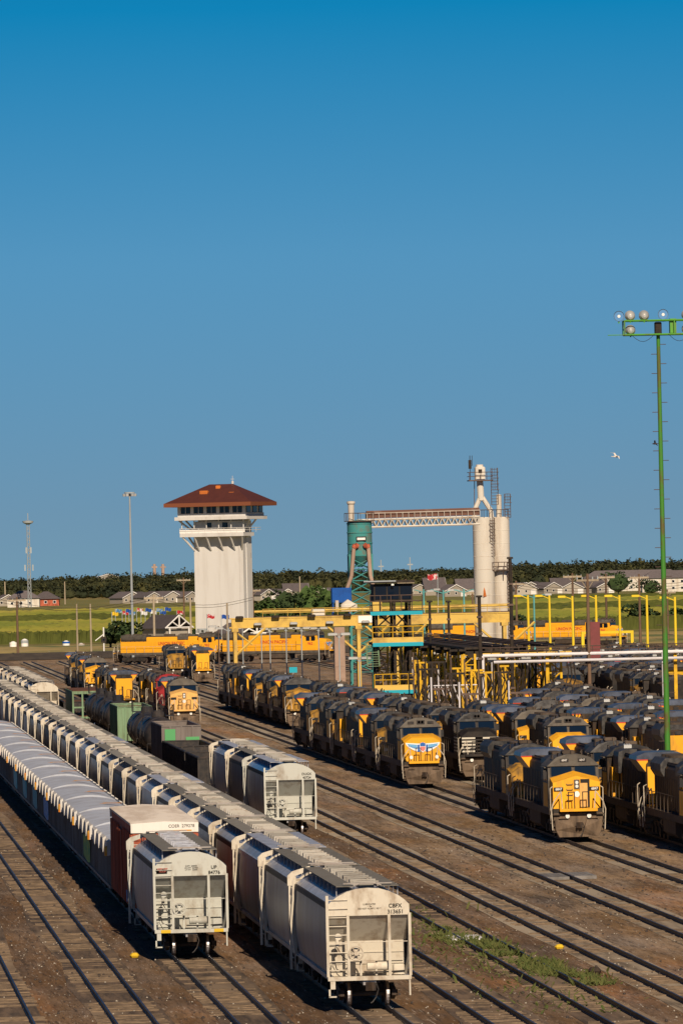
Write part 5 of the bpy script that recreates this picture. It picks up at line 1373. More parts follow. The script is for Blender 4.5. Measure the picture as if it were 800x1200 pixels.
def green_mast():
    Y = 418; p = at(770.5, 392, Y); h = p.z+.2; root = empty('floodlight_mast', (p.x, Y, -.2), 0, 'tall green floodlight mast with climbing pegs and round lamps', 'light mast')
    MB().tube((0, 0, 0), (0, 0, h),  .21, 14, .12).build('mast', 'pole_green', root, smooth=True)
    pg = MB(); k = 0; z = 3
    while z < h-.5:
        s = 1 if k % 2 else -1; r = .21-.09*z/h; pg.tube((s*r, -.05, z), (s*(r+.36), -.05, z), .022, 4); z += .62; k += 1
    pg.build('climbing_peg', 'steel_brown', root)
    fr = MB(); W_ = 2.2; z1 = h+.9
    for z_ in (h, z1):
        for y_ in (-.45, .45): fr.tube((-W_, y_, z_), (W_, y_, z_), .06, 5)
        for x in (-W_, -1.1, 0, 1.1, W_): fr.tube((x, -.45, z_), (x, .45, z_), .05, 5)
    for x in (-W_, 1.0, W_):
        for y_ in (-.45, .45): fr.tube((x, y_, h), (x, y_, z1), .05, 5)
    fr.box(-W_, W_, -.5, .5, h-.03, h+.03)
    fr.tube((-3.3, -.45, h), (-W_, -.45, h), .03); fr.build('lamp_frame', 'mast_green', root)
    MB().bbox(-.22, .22, -.2, .2, h+.05, h+.8, .05).build('junction_box', 'black_steel', root)
    MB().box(.75, 1.15, -.3, .3, h+.08, h+1.0).build('ballast_box', 'mast_green', root)
    cb = MB()
    for a, b_ in ((-1.8, -.3), (.6, 2.0)):
        pts = [(a+(b_-a)*i/8, -.5, h-.45*math.sin(math.pi*i/8)) for i in range(9)]; cb.path(pts, .015, 4)
    cb.build('cable', 'black_steel', root)
    for i, (x, z_, fc) in enumerate([(-2.55, .30, 1), (-1.75, .34, 0), (-.85, .34, 0), (.3, .36, 1), (1.9, .34, 0), (-1.75, -.58, 0), (1.9, -.58, 0), (2.8, .34, 1)]):
        c = Vector((x, -.3 if fc else .2, z1+z_)); dy = -1 if fc else 1
        b = MB(); n = 16; prof = [(.08, .28), (.20, .23), (.29, .08), (.34, -.10)]
        ax = Vector((0, -dy*-1, 0))
        rows = []
        for r, t in prof:
            rows.append([(c.x+r*math.cos(2*math.pi*j/n), c.y-dy*t*1.0, c.z+r*math.sin(2*math.pi*j/n)-.1*t) for j in range(n)])
        b.loft(rows, caps=False); b.f.append(tuple(range(n)))
        fl = b.build('floodlight', 'lamp_shell', root, smooth=True)
        MB().cyl((c.x, c.y+dy*.08, c.z), .31, .02, 'y', 16).build('lens', 'chrome' if fc else 'lamp_glass', fl)
        MB().cyl((c.x, c.y+dy*.13, c.z), .10, .03, 'y', 10).build('bulb', 'lamp_glass', fl)
        MB().tube((c.x, c.y, c.z-.45), (c.x, c.y, c.z-.2), .05).build('lamp_bracket', 'mast_green', fl)
green_mast()

# ------------------------------------------------------------------ gantry, sand tower, conveyor, silos
def fuel_gantry():
    Y = 838; xl, xr = X_at(271, Y), X_at(599, Y); zt = Z_at(400, 716, Y); zb = Z_at(400, 733, Y)
    root = empty('pipe_gantry', (xl, Y, -.2), 0, 'long yellow pipe gantry bridge spanning the locomotive tracks', 'gantry'); W_ = xr-xl; zt += .2; zb += .2
    b = MB(); b.box(0, W_, -.35, .35, zb, zb+1.15); b.box(-.3, W_, -.42, .42, zb-.06, zb+.12); b.box(-.3, W_, -.42, .42, zb+1.1, zb+1.25)
    k = 0
    while k < W_: b.box(k, k+.1, -.40, .40, zb+.12, zb+1.1); k += 2.0
    b.build('main_beam', 'gantry_yellow', root)
    b2 = MB(); b2.box(4, W_, 1.6, 2.2, zb+.2, zb+1.3); b2.build('rear_beam', 'gantry_yellow', root)
    MB().box(3, W_, -.3, 2.0, zb+1.26, zb+1.36).build('walkway', 'steel_brown', root)
    rl = MB(); k = 4.0
    while k < W_: rl.tube((k, -.3, zb+1.3), (k, -.3, zb+2.3), .035, 4); k += 1.6
    for z in (zb+1.8, zb+2.3): rl.tube((4, -.3, z), (W_, -.3, z), .04, 4)
    rl.tube((3, .8, zb+2.0), (W_, .8, zb+2.1), .16, 6)
    rl.build('walkway_railing', 'gantry_yellow', root)
    for x in (.4, 16.2, 21.0, W_-1.0):
        l = MB()
        for q in (-.8, .8):
            l.box(x-.22, x+.22, q-.14, q+.14, 0, zb)
        for j in range(6): l.tube((x, -.8, zb*j/6), (x, .8, zb*(j+1)/6), .06, 4); 
        l.box(x-.42, x+.42, -1.0, 1.0, zb-.5, zb-.05)
        l.build('leg', 'gantry_yellow', root)
        br = MB()
        for s in ((1,) if x < 1 else (-1, 1)):
            br.tube((x+s*.2, -.3, zb-3.4), (x+s*3.9, -.3, zb-.1), .16, 5)
        if x < 1: br.tube((x+.2, -.3, zb-.6), (x+2.2, -.3, zb-2.2), .12, 5)
        br.build('knee_brace', 'gantry_yellow', root)
    MB().box(2.2+14, 5+14-.8, -.5, -.42, zb+.3, zb+1.2).build('white_panel', 'house_trim', root)
    for k in range(9):
        x = 1+2.3*k; MB().bbox(x-.5, x+.5, -1.1, -.4, zb+1.2-.9*(k % 2), zb+1.5-.9*(k % 2), .1).build('floodlight', 'lamp_shell' if k % 2 else 'black_steel', root)
    bx_ = MB().bbox(10.3, 12, -.2, 1.4, zb+1.3, zb+2.2, .1); bx_.build('cabinet', 'silo_cream', root)
fuel_gantry()
def pier(px, Y, ytop, w_, ma, lab):
    p = at(px, ytop, Y); root = MB(); root.bbox(-w_/2, w_/2, -w_/2, w_/2, 0, p.z+.2, .06)
    for z in (1.5, 3.0, 4.5): root.box(-w_/2-.03, w_/2+.03, -w_/2-.03, w_/2+.03, z, z+.06)
    o = root.build('support_pier', ma); o.location = (p.x, Y, -.2); tag(o, lab, 'pier'); return o
pier(397, 800, 735, 1.3, 'concrete_pink', 'pinkish concrete pier under the yellow gantry left of the booth')
pier(694, 760, 729, 1.5, 'red_pier', 'dark red pier between two yellow lamp posts')

def sand_tower():
    Y = 860; s = FPX/Y
    p = at(421.5, 640, Y); root = empty('sand_tower', (p.x, Y, -.2), 0, 'turquoise sand storage tower on lattice legs with two pale hoses', 'storage tower')
    ztop, zc, zl = Z_at(421, 612, Y)+.2, Z_at(421, 652, Y)+.2, Z_at(421, 700, Y)+.2
    b = MB(); b.lathe((0, 0, 0), [(.3, zc-1.4), (1.62, zc), (1.62, ztop), (1.5, ztop+.1), (.3, ztop+.35)], 26)
    tk = b.build('tank', 'turquoise', root, smooth=True)
    bd = MB()
    for z in (zc+.05, (zc+ztop)/2-.6, (zc+ztop)/2+.8, ztop-.25): bd.lathe((0, 0, 0), [(1.63, z), (1.70, z+.02), (1.70, z+.14), (1.63, z+.16)], 26)
    bd.build('tank_band', 'turquoise', tk)
    MB().box(-.6, .7, -1.72, -1.66, zc+2.0, zc+2.6).build('name_plate', 'black_steel', root)
    MB().box(-.48, .58, -1.75, -1.72, zc+2.15, zc+2.45).build('plate_face', 'white_letter', root)
    lg = MB()
    for sx in (-1, 1):
        for sy in (-1, 1): lg.box(sx*1.45-.12, sx*1.45+.12, sy*1.2-.12, sy*1.2+.12, 0, zc+.3)
    z = zc-.2; k = 0
    while z > 3:
        z2 = z-1.5
        for sy in (-1.2, 1.2): lg.tube((-1.45, sy, z), (1.45, sy, z2), .07, 4); lg.tube((1.45, sy, z), (-1.45, sy, z2), .07, 4); lg.tube((-1.45, sy, z2), (1.45, sy, z2), .07, 4)
        z = z2
    lg.build('lattice_legs', 'turquoise', root)
    for q in (-1, 1):
        MB().path([(q*.45, -1.75, zc+1.3), (q*.75, -1.9, zc+1.5), (q*.95, -1.9, zc+1.1)], .34, 8).build('hose_elbow', 'box_brown', root)
        MB().path([(q*.95, -1.9, zc+1.1), (q*1.25-.1, -1.9, zc-2.6), (q*1.55-.4*(q < 0), -1.9, zc-4.2)], .26, 8).build('sand_hose', 'concrete_pink', root)
    st = MB(); st.lathe((-1.05, 0, 0), [(.40, ztop), (.40, ztop+2.3), (.55, ztop+2.5), (.55, ztop+2.75), (.2, ztop+2.8)], 14); st.build('vent_stack', 'silo_cream', root)
    pf = MB(); pf.lathe((0, 0, 0), [(1.2, ztop+.1), (2.0, ztop+.1), (2.0, ztop+.2), (1.2, ztop+.2)], 18)
    for k in range(12):
        a = k*math.pi/6; pf.tube((1.95*math.cos(a), 1.95*math.sin(a), ztop+.1), (1.95*math.cos(a), 1.95*math.sin(a), ztop+1.2), .035, 4)
    n = 18; pf.path([(1.95*math.cos(2*math.pi*k/n), 1.95*math.sin(2*math.pi*k/n), ztop+1.2) for k in range(n+1)], .04, 4)
    pf.build('top_railing', 'steel_brown', root)
    return p.x, ztop
sx, szt = sand_tower()
def silos():
    Y = 885; root_x = X_at(577, Y, 700); z1 = Z_at(570, 607, Y)+.2
    root = empty('silo', (root_x-1.1, Y, -.2), 0, 'cream storage silo with ladder and forked head pipe', 'silo')
    r = 1.42
    def shell(par, r):
        b = MB(); b.lathe((0, 0, 0), [(.35, 3.2), (r, 6.2), (r, z1), (r-.1, z1+.1), (.2, z1+.15)], 28); t = b.build('shell', 'silo_cream', par, smooth=True)
        bd = MB()
        for k in range(9):
            z = 7+(z1-7)*k/9; bd.lathe((0, 0, 0), [(r+.003, z), (r+.02, z+.02), (r+.02, z+.06), (r+.003, z+.08)], 28)
        bd.build('seam', 'silo_cream', t)
        l = MB()
        for a in range(4):
            x, y = r*.9*math.cos(a*math.pi/2+.8), r*.9*math.sin(a*math.pi/2+.8); l.box(x-.14, x+.14, y-.14, y+.14, 0, 6.4)
        l.tube((-1, -1, .5), (1, -1, 5.8), .09, 4); l.tube((1, -1, .5), (-1, -1, 5.8), .09, 4)
        l.build('support_legs', 'gantry_yellow', par)
        return t
    shell(root, r)
    r2 = empty('silo', (root_x+1.35, Y+1.2, -.2), 0, 'cream storage silo on the right, partly behind its twin', 'silo'); shell(r2, 1.25)
    # head house of the left silo
    hx = -.2; zt = Z_at(563, 560, Y)+.2; zp = Z_at(563, 563, Y)+.2; zh = Z_at(563, 547, Y)+.2
    hp = MB(); zf = Z_at(563, 583, Y)+.2
    hp.path([(hx-1.0, 0, z1+.1), (hx-.9, 0, z1+1.1), (hx-.1, 0, zf)], .32, 8); hp.path([(hx+1.4, 0, z1+.1), (hx+1.3, 0, z1+1.0), (hx+.2, 0, zf)], .32, 8)
    hp.path([(hx, 0, zf-.4), (hx-.1, 0, zp)], .45, 10, )
    hp.build('forked_pipe', 'silo_cream', root)
    MB().path([(hx-.9, .3, z1+1.0), (hx-.8, .3, zp)], .06).build('riser', 'steel_brown', root)
    hb = MB(); hb.bbox(hx-.75, hx+.6, -.7, .7, zp+.1, zh, .12); hb.cyl((hx-.1, 0, zh), .5, .3, 'z', 12); hh = hb.build('head_house', 'silo_cream', root)
    MB().box(hx-.35, hx+.15, -.74, -.70, zp+1.0, zp+1.5).build('hatch_opening', 'black_steel', hh)
    pf = MB(); pf.box(hx-1.7, hx+1.6, -1.4, 1.4, zp-.08, zp+.06)
    for x in (-1.65, -.9, -.1, .7, 1.5): pf.tube((hx+x, -1.35, zp), (hx+x, -1.35, zp+1.1), .045, 4)
    for z in (.55, 1.1): pf.path([(hx-1.65, 1.35, zp+z), (hx-1.65, -1.35, zp+z), (hx+1.55, -1.35, zp+z), (hx+1.55, 1.35, zp+z)], .045, 4)
    pf.build('head_platform', 'steel_brown', root)
    an = MB(); an.tube((hx-1.4, 0, zp), (hx-1.4, 0, zp+3.4), .05); an.tube((hx-1.1, 0, zp+2), (hx-1.1, 0, zp+3.4), .04); an.bbox(hx-1.6, hx-1.2, -.1, .1, zp+1.6, zp+2.8, .04)
    an.build('antenna', 'black_steel', root)
    def ladder(par, x, y, za, zb, w_=.5, cage=True):
        l = MB()
        for s in (-1, 1): l.tube((x+s*w_/2, y, za), (x+s*w_/2, y, zb), .05, 4)
        z = za
        while z < zb: l.tube((x-w_/2, y, z), (x+w_/2, y, z), .035, 4); z += .4
        if cage:
            z = za+2
            while z < zb: l.path([(x-w_/2, y, z), (x-w_/2-.1, y-.5, z), (x+w_/2+.1, y-.5, z), (x+w_/2, y, z)], .04, 4); z += .8
            for q in (-.3, 0, .3): l.tube((x+q, y-.5, za+2), (x+q, y-.5, zb), .03, 4)
        l.build('ladder', 'steel_brown', par)
    ladder(root, hx+.9+.4, -1.1, Z_at(570, 650, Y), z1, .6)
    ladder(root, hx+1.75, -1.2, Z_at(570, 590, Y), zh-.2, .9)
    ladder(r2, 1.0, -1.0, 1, Z_at(570, 658, Y), .5, True)
    ladder(r2, .95, -1.0, z1, z1+3.2, .8)
    MB().lathe((-.1, 0, 0), [(.35, z1), (.35, z1+3.0), (.42, z1+3.05), (.1, z1+3.2)], 12).build('vent_stack', 'silo_cream', r2)
    p2 = MB(); z = Z_at(570, 667, Y); p2.box(.0-1.4, 1.0, -2.2, -1.2, z, z+.12)
    for x in (-1.4, -.6, .2, 1.0): p2.tube((x, -2.2, z), (x, -2.2, z+1.1), .05, 4)
    for q in (.55, 1.1): p2.tube((-1.4, -2.2, z+q), (1.0, -2.2, z+q), .05, 4)
    for x in (-1.3, .1, .8): p2.tube((x, -2.0, z), (x, -1.3, z-1.4), .05, 4)
    p2.build('mid_platform', 'steel_brown', r2)
    tr = MB(); tr.lathe((-.1, -1.25, 0), [(.5, 12.6-.9+.4), (.35, 12.9), (.12, 13.5)], 3); tr.build('orange_hood', 'roof_orange', root)
    tp = MB()
    for par, rr in ((root, 1.4), (r2, 1.2)):
        q = MB()
        for k in range(12):
            a = k*math.pi/6; q.tube((rr*math.cos(a), rr*math.sin(a), z1), (rr*math.cos(a), rr*math.sin(a), z1+1.1), .035, 4)
        q.path([(rr*math.cos(k*math.pi/8), rr*math.sin(k*math.pi/8), z1+1.1) for k in range(17)], .04, 4); q.build('top_railing', 'steel_brown', par)
    return root_x
sxx = silos()
def conveyor():
    Y = 872; x0 = X_at(429, Y, 605); x1 = X_at(561, Y, 605); zr0 = Z_at(429, 601, Y); zr1 = Z_at(561, 597, Y); root = empty('conveyor_bridge', (x0, Y, 0), 0, 'covered conveyor bridge with brown roof between sand tower and silos', 'conveyor')
    L_ = x1-x0
    def zz(t): return zr0+(zr1-zr0)*t
    c = MB(); c.loft([[(L_*t, -.8, zz(t)-.75), (L_*t, -.8, zz(t)-.1), (L_*t, -.4, zz(t)+.25), (L_*t, .4, zz(t)+.25), (L_*t, .8, zz(t)-.1), (L_*t, .8, zz(t)-.75)] for t in (0, 1)])
    c.build('cover', 'conveyor_rust', root)
    tr = MB()
    for dz in (-.95, -1.95):
        for y in (-.85, .85): tr.tube((-1.2, y, zz(0)+dz), (L_, y, zz(1)+dz), .13, 5)
    n = 18
    for k in range(n):
        a, b_ = k/n, (k+1)/n
        for y in (-.85, .85):
            m_ = (a+b_)/2; tr.tube((L_*a, y, zz(a)-.95), (L_*m_, y, zz(m_)-1.95), .07, 4); tr.tube((L_*m_, y, zz(m_)-1.95), (L_*b_, y, zz(b_)-.95), .07, 4)
    tr.box(0, L_, -.8, .8, zz(.5)-1.12, zz(.5)-.98)
    tr.build('truss', 'silo_cream', root)
    rl = MB()
    rl.tube((-1, -1.1, zz(0)+.0-.1), (L_, -1.1, zz(1)-.1), .045, 4)
    for k in range(20): rl.tube((L_*k/19, -1.1, zz(k/19)-1.1), (L_*k/19, -1.1, zz(k/19)-.1), .035, 4)
    rl.build('walkway_railing', 'silo_cream', root)
conveyor()
def booth_tower():
    Y = 690; root = empty('control_booth', (X_at(460, Y), Y, -.2), 0, 'dark glazed control booth on a steel tower with blue edged platforms', 'booth'); cx = 0
    def z(py): return Z_at(460, py, Y)+.2
    
    b = MB(); b.box(-2.1, 2.0, -1.6, 2.0, z(706), z(684)); bo = b.build('booth', 'black_steel', root)
    for k in range(3): MB().box(-1.95+1.32*k, -1.95+1.32*k+1.18, -1.66, -1.6, z(702), z(687)).build('window', 'blue_glass', bo)
    MB().box(-2.9, 2.2, -2.2, 2.4, z(683), z(680)).build('booth_roof', 'black_steel', bo)
    MB().box(-3.2, .2, -2.3, -2.2, z(681.5), z(680)).build('roof_gutter', 'mast_steel', bo)
    MB().bbox(-.3, 0, -2.3, -2.1, z(686), z(684), .04).build('lamp', 'lamp_glass', bo)
    for py, a, c_ in ((717, -2.6, 2.9), (753.5, -2.4, 2.9), (809, -2.3, 2.1)):
        p_ = MB(); zz = z(py); p_.box(a, c_, -2.6, 2.6, zz-.12, zz+.12); f_ = p_.build('platform', 'black_steel', root)
        MB().box(a, c_, -2.68, -2.6, zz-.32, zz+.08).build('blue_edge', 'bright_blue', f_)
        if py > 720: MB().box(a, c_, -2.66, -2.6, zz+.08, zz+.62).build('yellow_edge', 'gantry_yellow', f_)
        rl = MB()
        for k in range(6):
            x = a+(c_-a)*k/5; rl.tube((x, -2.6, zz), (x, -2.6, zz+1.75), .05, 4)
        for q in (1.15, 1.75): rl.tube((a, -2.6, zz+q), (c_, -2.6, zz+q), .05, 4)
        rl.build('platform_railing', 'lattice_yellow' if py > 720 else 'steel_brown', f_)
    co = MB()
    for x in (-1.9, 0, 1.6):
        for y in (-1.8, 1.8): co.box(x-.14, x+.14, y-.14, y+.14, 0, z(706))
    zs = [0.3, 3.0, z(753), z(735), z(717)]
    for a, c_ in zip(zs, zs[1:]):
        for x0, x1 in ((-1.9, 0), (0, 1.6)):
            co.tube((x0, -1.8, a), (x1, -1.8, c_), .08, 4); co.tube((x1, -1.8, a), (x0, -1.8, c_), .08, 4)
    co.build('tower_frame', 'black_steel', root)
    sr = MB()
    for py0, py1, xa in ((780, 753, -2.4), (838, 809, -2.2)):
        n = 10
        for k in range(n):
            zz = z(py0)+(z(py1)-z(py0))*k/n; sr.box(xa-.6, xa+.6, -2.9+.12*k, -2.6+.12*k, zz, zz+.06)
        for s in (-.62, .62): sr.tube((xa+s, -2.9, z(py0)), (xa+s, -1.6, z(py1)), .07, 4)
    sr.build('stair', 'green_paint', root)
    MB().bbox(-2.3, -1.3, -2.0, -.5, z(720), z(704), .05).build('cabinet', 'gantry_yellow', root)
booth_tower()
p = at(401, 690, 850)
o = MB(); o.bbox(-1.45, 1.1, -1, 1, 0, 1.9, .08)
for x in (-.8, 0, .7): o.box(x-.03, x+.03, -1.03, -1.0, .1, 1.8)
for q in ((-1.3, -.8), (.9, -.8), (-1.3, .8), (.9, .8)): o.box(q[0]-.08, q[0]+.08, q[1]-.08, q[1]+.08, -2.3, 0)
o = o.build('storage_tank', 'blue_box'); o.location = (p.x, 850, Z_at(401, 706, 850)); tag(o, 'blue box tank standing above the gantry beside the sand tower', 'tank')
p = at(408, 706, 846)
o = MB(); o.bbox(-1.0, 1.1, -.6, .8, 0, .9, .1); o.prism_y([(-.9, .9), (-.1, 1.5), (.9, .9)], -.5, .6); o.box(-1.7, -1.3, -.5, .5, 0, 1.4); o.tube((-.5, -.7, .2), (.9, -.7, .9), .1)
o = o.build('pump_housing', 'silo_cream'); o.location = (p.x, 846, Z_at(408, 716, 846)); tag(o, 'cream yellow pump housing with a peaked top below the blue tank', 'pump')

# service canopy over the fuelling tracks
def canopy():
    xa, xb = X_at(541, 660), X_at(651, 660); y0, y1 = 655, 768
    root = empty('service_canopy', (0, y0, -.2), 0, 'dark roofed fuelling canopy on yellow lattice columns', 'canopy')
    h = 8.25
    mid = (xa+xb)/2-.5
    for a, b_ in ((xa-.3, xa+1.5), (mid-1.0, mid+1.0), (xb-1.4, xb+.8)):
        MB().box(a, b_, .4, y1-y0, h, h+.22).build('roof', 'black_steel', root)
    rp_ = MB()
    for k in range(7): rp_.tube((xa+1.2+1.25*k, 0, h+.35), (xa+1.2+1.25*k, y1-y0, h+.35), .07, 5)
    rp_.build('roof_pipe', 'steel_brown', root)
    MB().box(xb-.3, xb+.9, -.15, -.02, h-.9, h-.36).build('roof_edge', 'gantry_yellow', root)
    MB().box(xa+1.5, xb-.5, .1, .3, h-.75, h-.4).build('edge_beam', 'gantry_yellow', root)
    xs = [xa+.2, mid, xb-.2]
    for row, x in enumerate(xs):
        for k in range(7):
            y = .6+k*16.5+row*2
            c = MB(); w_ = .55
            for s in (-1, 1): c.box(x+s*w_-.11, x+s*w_+.11, y-.11, y+.11, 0, h-.45)
            nz = 8
            for j in range(nz):
                a, b_ = (h-.6)*j/nz, (h-.6)*(j+1)/nz; s = 1 if j % 2 else -1
                c.tube((x-s*w_, y, a), (x+s*w_, y, b_), .07, 4); c.tube((x-w_, y, b_), (x+w_, y, b_), .05, 4)
            cc = c.build('lattice_column', 'lattice_yellow', root)
            if k < 4:
                MB().bbox(x-.5+.9, x+.45+.9, y-.6, y-.1, .4+1.1*(row % 2), 3.2, .05).build('fuel_box', 'lattice_yellow', cc)
                hs_ = MB(); 
                for q in range(3):
                    bx0 = x+1.0+.35*q; hs_.path([(bx0, y-.2, h-.6), (bx0+.25, y-.3, h-2.5-.4*q), (bx0-.1, y-.2, h-4.2), (bx0+.1, y-.3, 2.6)], .07, 5)
                hs_.build('hose', 'black_steel', cc)
    bm = MB()
    for k in range(7): bm.box(xa, xb, .5+16.5*k, .9+16.5*k, h-.8, h-.42)
    bm.build('cross_beam', 'black_steel', root)
    lc = MB()
    for k in range(5):
        for x in (xa+2.6, mid+1.8): lc.bbox(x-.5, x+.5, 2+15*k, 2.6+15*k, h-1.3, h-.9, .06)
    lc.build('canopy_lamp', 'lamp_shell', root)
canopy()
def white_pipes():
    Y = 640; x0 = X_at(564, Y); x1 = X_at(812, Y); root = empty('pipe_bridge', (x0, Y, -.2), 0, 'pair of long white pipes bridging the right tracks on posts', 'pipe bridge')
    def z(py): return Z_at(680, py, Y)+.2
    W_ = x1-x0
    MB().path([(0, 0, z(818)), (0, 0, z(766)), (W_, 0, z(766))], .16, 8).build('upper_pipe', 'pipe_white', root)
    MB().path([(.9, -.5, z(812)), (.9, -.5, z(773.5)), (W_, -.5, z(773.5))], .14, 8).build('lower_pipe', 'pipe_white', root)
    MB().path([(X_at(775, Y)-x0, -.2, z(766)), (X_at(775, Y)-x0, -.2, z(806)), (X_at(775, Y)-x0, -.2, .2)], .17, 8).build('drop_pipe', 'pipe_white', root)
    for px in (541, 640, 790):
        MB().box(X_at(px, Y)-x0-.16, X_at(px, Y)-x0+.16, .3, .6, 0, z(764)).build('post', 'lattice_yellow', root)
    rl = MB()
    for k in range(24): rl.tube((W_*k/23, .6, z(765)), (W_*k/23, .6, z(757)), .04, 4)
    rl.tube((0, .6, z(757)), (W_, .6, z(757)), .045, 4); rl.tube((0, .6, z(761)), (W_, .6, z(761)), .04, 4)
    rl.build('walkway_railing', 'steel_brown', root)
    hh = MB().box(-.5, 0, -.4, .4, z(818)-.1, z(818)+.3); hh.build('valve_box', 'pipe_white', root)
white_pipes()
def yellow_portal():
    Y = 905; x0, x1 = X_at(680, Y), X_at(741, Y); root = empty('yellow_portal', (x0, Y, -.2), 0, 'yellow steel portal frame behind the dark red pier', 'portal frame'); h = Z_at(700, 738, Y)
    MB().box(0, x1-x0, -.2, .2, h-.35, h).build('beam', 'lamp_yellow', root)
    for x in (0.2, x1-x0-.2): MB().box(x-.2, x+.2, -.18, .18, 0, h-.36).build('leg', 'lamp_yellow', root)
yellow_portal()
def portable_toilet():
    p = at(716.5, 771, 800); root = empty('portable_toilet', (p.x, 800, Z_at(716, 786, 800)-.0), 0, 'dark green cabin with rounded white roof beside the yellow posts', 'cabin')
    z = -.2-root.location.z
    MB().bbox(-.75, .75, -.75, .75, z, 1.9, .05).build('body', 'green_cabin', root)
    MB().prism_y([(-.8, 1.9), (-.8, 2.15), (-.4, 2.35), (.4, 2.35), (.8, 2.15), (.8, 1.9)], -.8, .8).build('roof', 'house_trim', root)
    MB().box(-.5, .5, -.79, -.75, z+.1, 1.8).build('door', 'green_cabin', root)
mat('green_cabin', (.01, .09, .06))
portable_toilet()
def shed():
    p = at(797, 800, 690); root = empty('equipment_shed', (p.x, 690, -.2), 0, 'orange and white equipment cabin at the right edge below the pipes', 'cabin')
    zt = Z_at(797, 785, 690)+.2; 
    MB().box(-1.6, 2.5, 0, 4, 0, zt).build('wall', 'lattice_yellow', root); MB().box(-1.9, 2.8, -.3, 4.3, zt, zt+.25).build('roof', 'black_steel', root); MB().box(-1.0, 1.6, -.05, 0, zt-3.2, zt-1.5).build('panel', 'house_trim', root)
shed()
def sign_post(px, py, Y, ma, lab, w_=.9, h_=.7, post=1.6, round_=False):
    p = at(px, py, Y); root = empty('trackside_sign', (p.x, Y, -.2), 0, lab, 'sign'); z = p.z+.2
    MB().tube((0, 0, 0), (0, 0, z), .06, 6).build('post', 'mast_steel', root)
    if round_: MB().cyl((0, -.05, z), w_/2, .05, 'y', 16).build('board', ma, root)
    else: MB().box(-w_/2, w_/2, -.06, -.02, z-h_/2, z+h_/2).build('board', ma, root)
sign_post(57, 777, 1255, 'house_trim', 'white box like sign in the verge at the left', 1.8, .9)
sign_post(58, 769, 1350, 'house_trim', 'wide white board in the dry grass below the field', 1.8, 1.0)
sign_post(114, 768.5, 1290, 'red_letter', 'round red signal disc in the verge', .9, .9, round_=True)
sign_post(343.5, 785, 830, 'bright_blue', 'turquoise plate on a short yellow post among the sooty locomotives', 1.0, .7)
for px, py, ma, lab in ((16, 758, 'house_trim', 'small white tank in the dry verge at the left'), (78, 757, 'blue_box', 'blue and white tank in front of the maize'), (95.5, 760, 'concrete_pink', 'pinkish white tank beside the blue one'), (29.5, 755, 'mast_steel', 'thin pale tank before the maize edge')):
    Y = 1440; p = at(px, 763, Y); root = empty('storage_tank', (p.x, Y, -.2), 0, lab, 'tank'); h = Z_at(px, py-6, Y)+.2
    MB().lathe((0, 0, 0), [(.8, 0), (.8, h-.3), (.4, h), (.1, h+.1)], 12).build('tank', 'house_trim', root, smooth=True)
    MB().lathe((0, 0, 0), [(.82, h*.45), (.83, h*.5), (.83, h*.8), (.82, h*.85)], 12).build('band', ma, root)
def signal_mast():
    Y = 1250; p = at(121.5, 735, Y); root = empty('signal_mast', (p.x, Y, -.2), 0, 'railway signal mast with white top and black head in the verge', 'signal'); h = p.z+.2
    MB().tube((0, 0, 0), (0, 0, h), .14, 8).build('post', 'house_trim', root)
    MB().bbox(-.5, .5, -.3, .3, h*.48, h*.68, .05).build('signal_head', 'black_steel', root)
    MB().tube((-1.6, 0, h*.55), (-.1, 0, h*.75), .1).build('arm', 'house_trim', root)
    MB().cyl((0, -.36, h*.58), .2, .08, 'y', 12).build('lens', 'dark_glass', root)
signal_mast()
# gull in the air, a second one beside the mast
def bird(px, py, Y, rz, lab, ma):
    p = at(px, py, Y); b = MB()
    b.loft([[(x, r*math.cos(a), r*.8*math.sin(a)) for a in [i*math.pi/4 for i in range(8)]] for x, r in ((-.22, .01), (-.14, .05), (0, .075), (.12, .06), (.17, .04), (.23, .008))])
    for s in (-1, 1):
        b.loft([[(-.07, s*.04, .03), (.07, s*.04, .03), (.07, s*.04, .05), (-.07, s*.04, .05)], [(-.06, s*.22, .12), (.05, s*.22, .12), (.05, s*.22, .135), (-.06, s*.22, .135)], [(-.10, s*.45, .05), (-.05, s*.45, .05), (-.05, s*.45, .06), (-.10, s*.45, .06)]])
    b.loft([[(-.20, -.02, 0), (-.20, .02, 0), (-.20, .02, .012), (-.20, -.02, .012)], [(-.32, -.06, 0), (-.32, .06, 0), (-.32, .06, .01), (-.32, -.06, .01)]])
    o = b.build('bird', ma, smooth=True); o.location = p; o.rotation_euler = (R(25), 0, rz); tag(o, lab, 'bird')
mat('gull_white', (.62, .58, .52)); mat('bird_dark', (.06, .045, .05))
bird(721, 535, 380, R(30), 'pale bird gliding in the sky left of the green mast', 'gull_white')
bird(767, 520, 470, R(160), 'dark bird flying right beside the green mast', 'bird_dark')

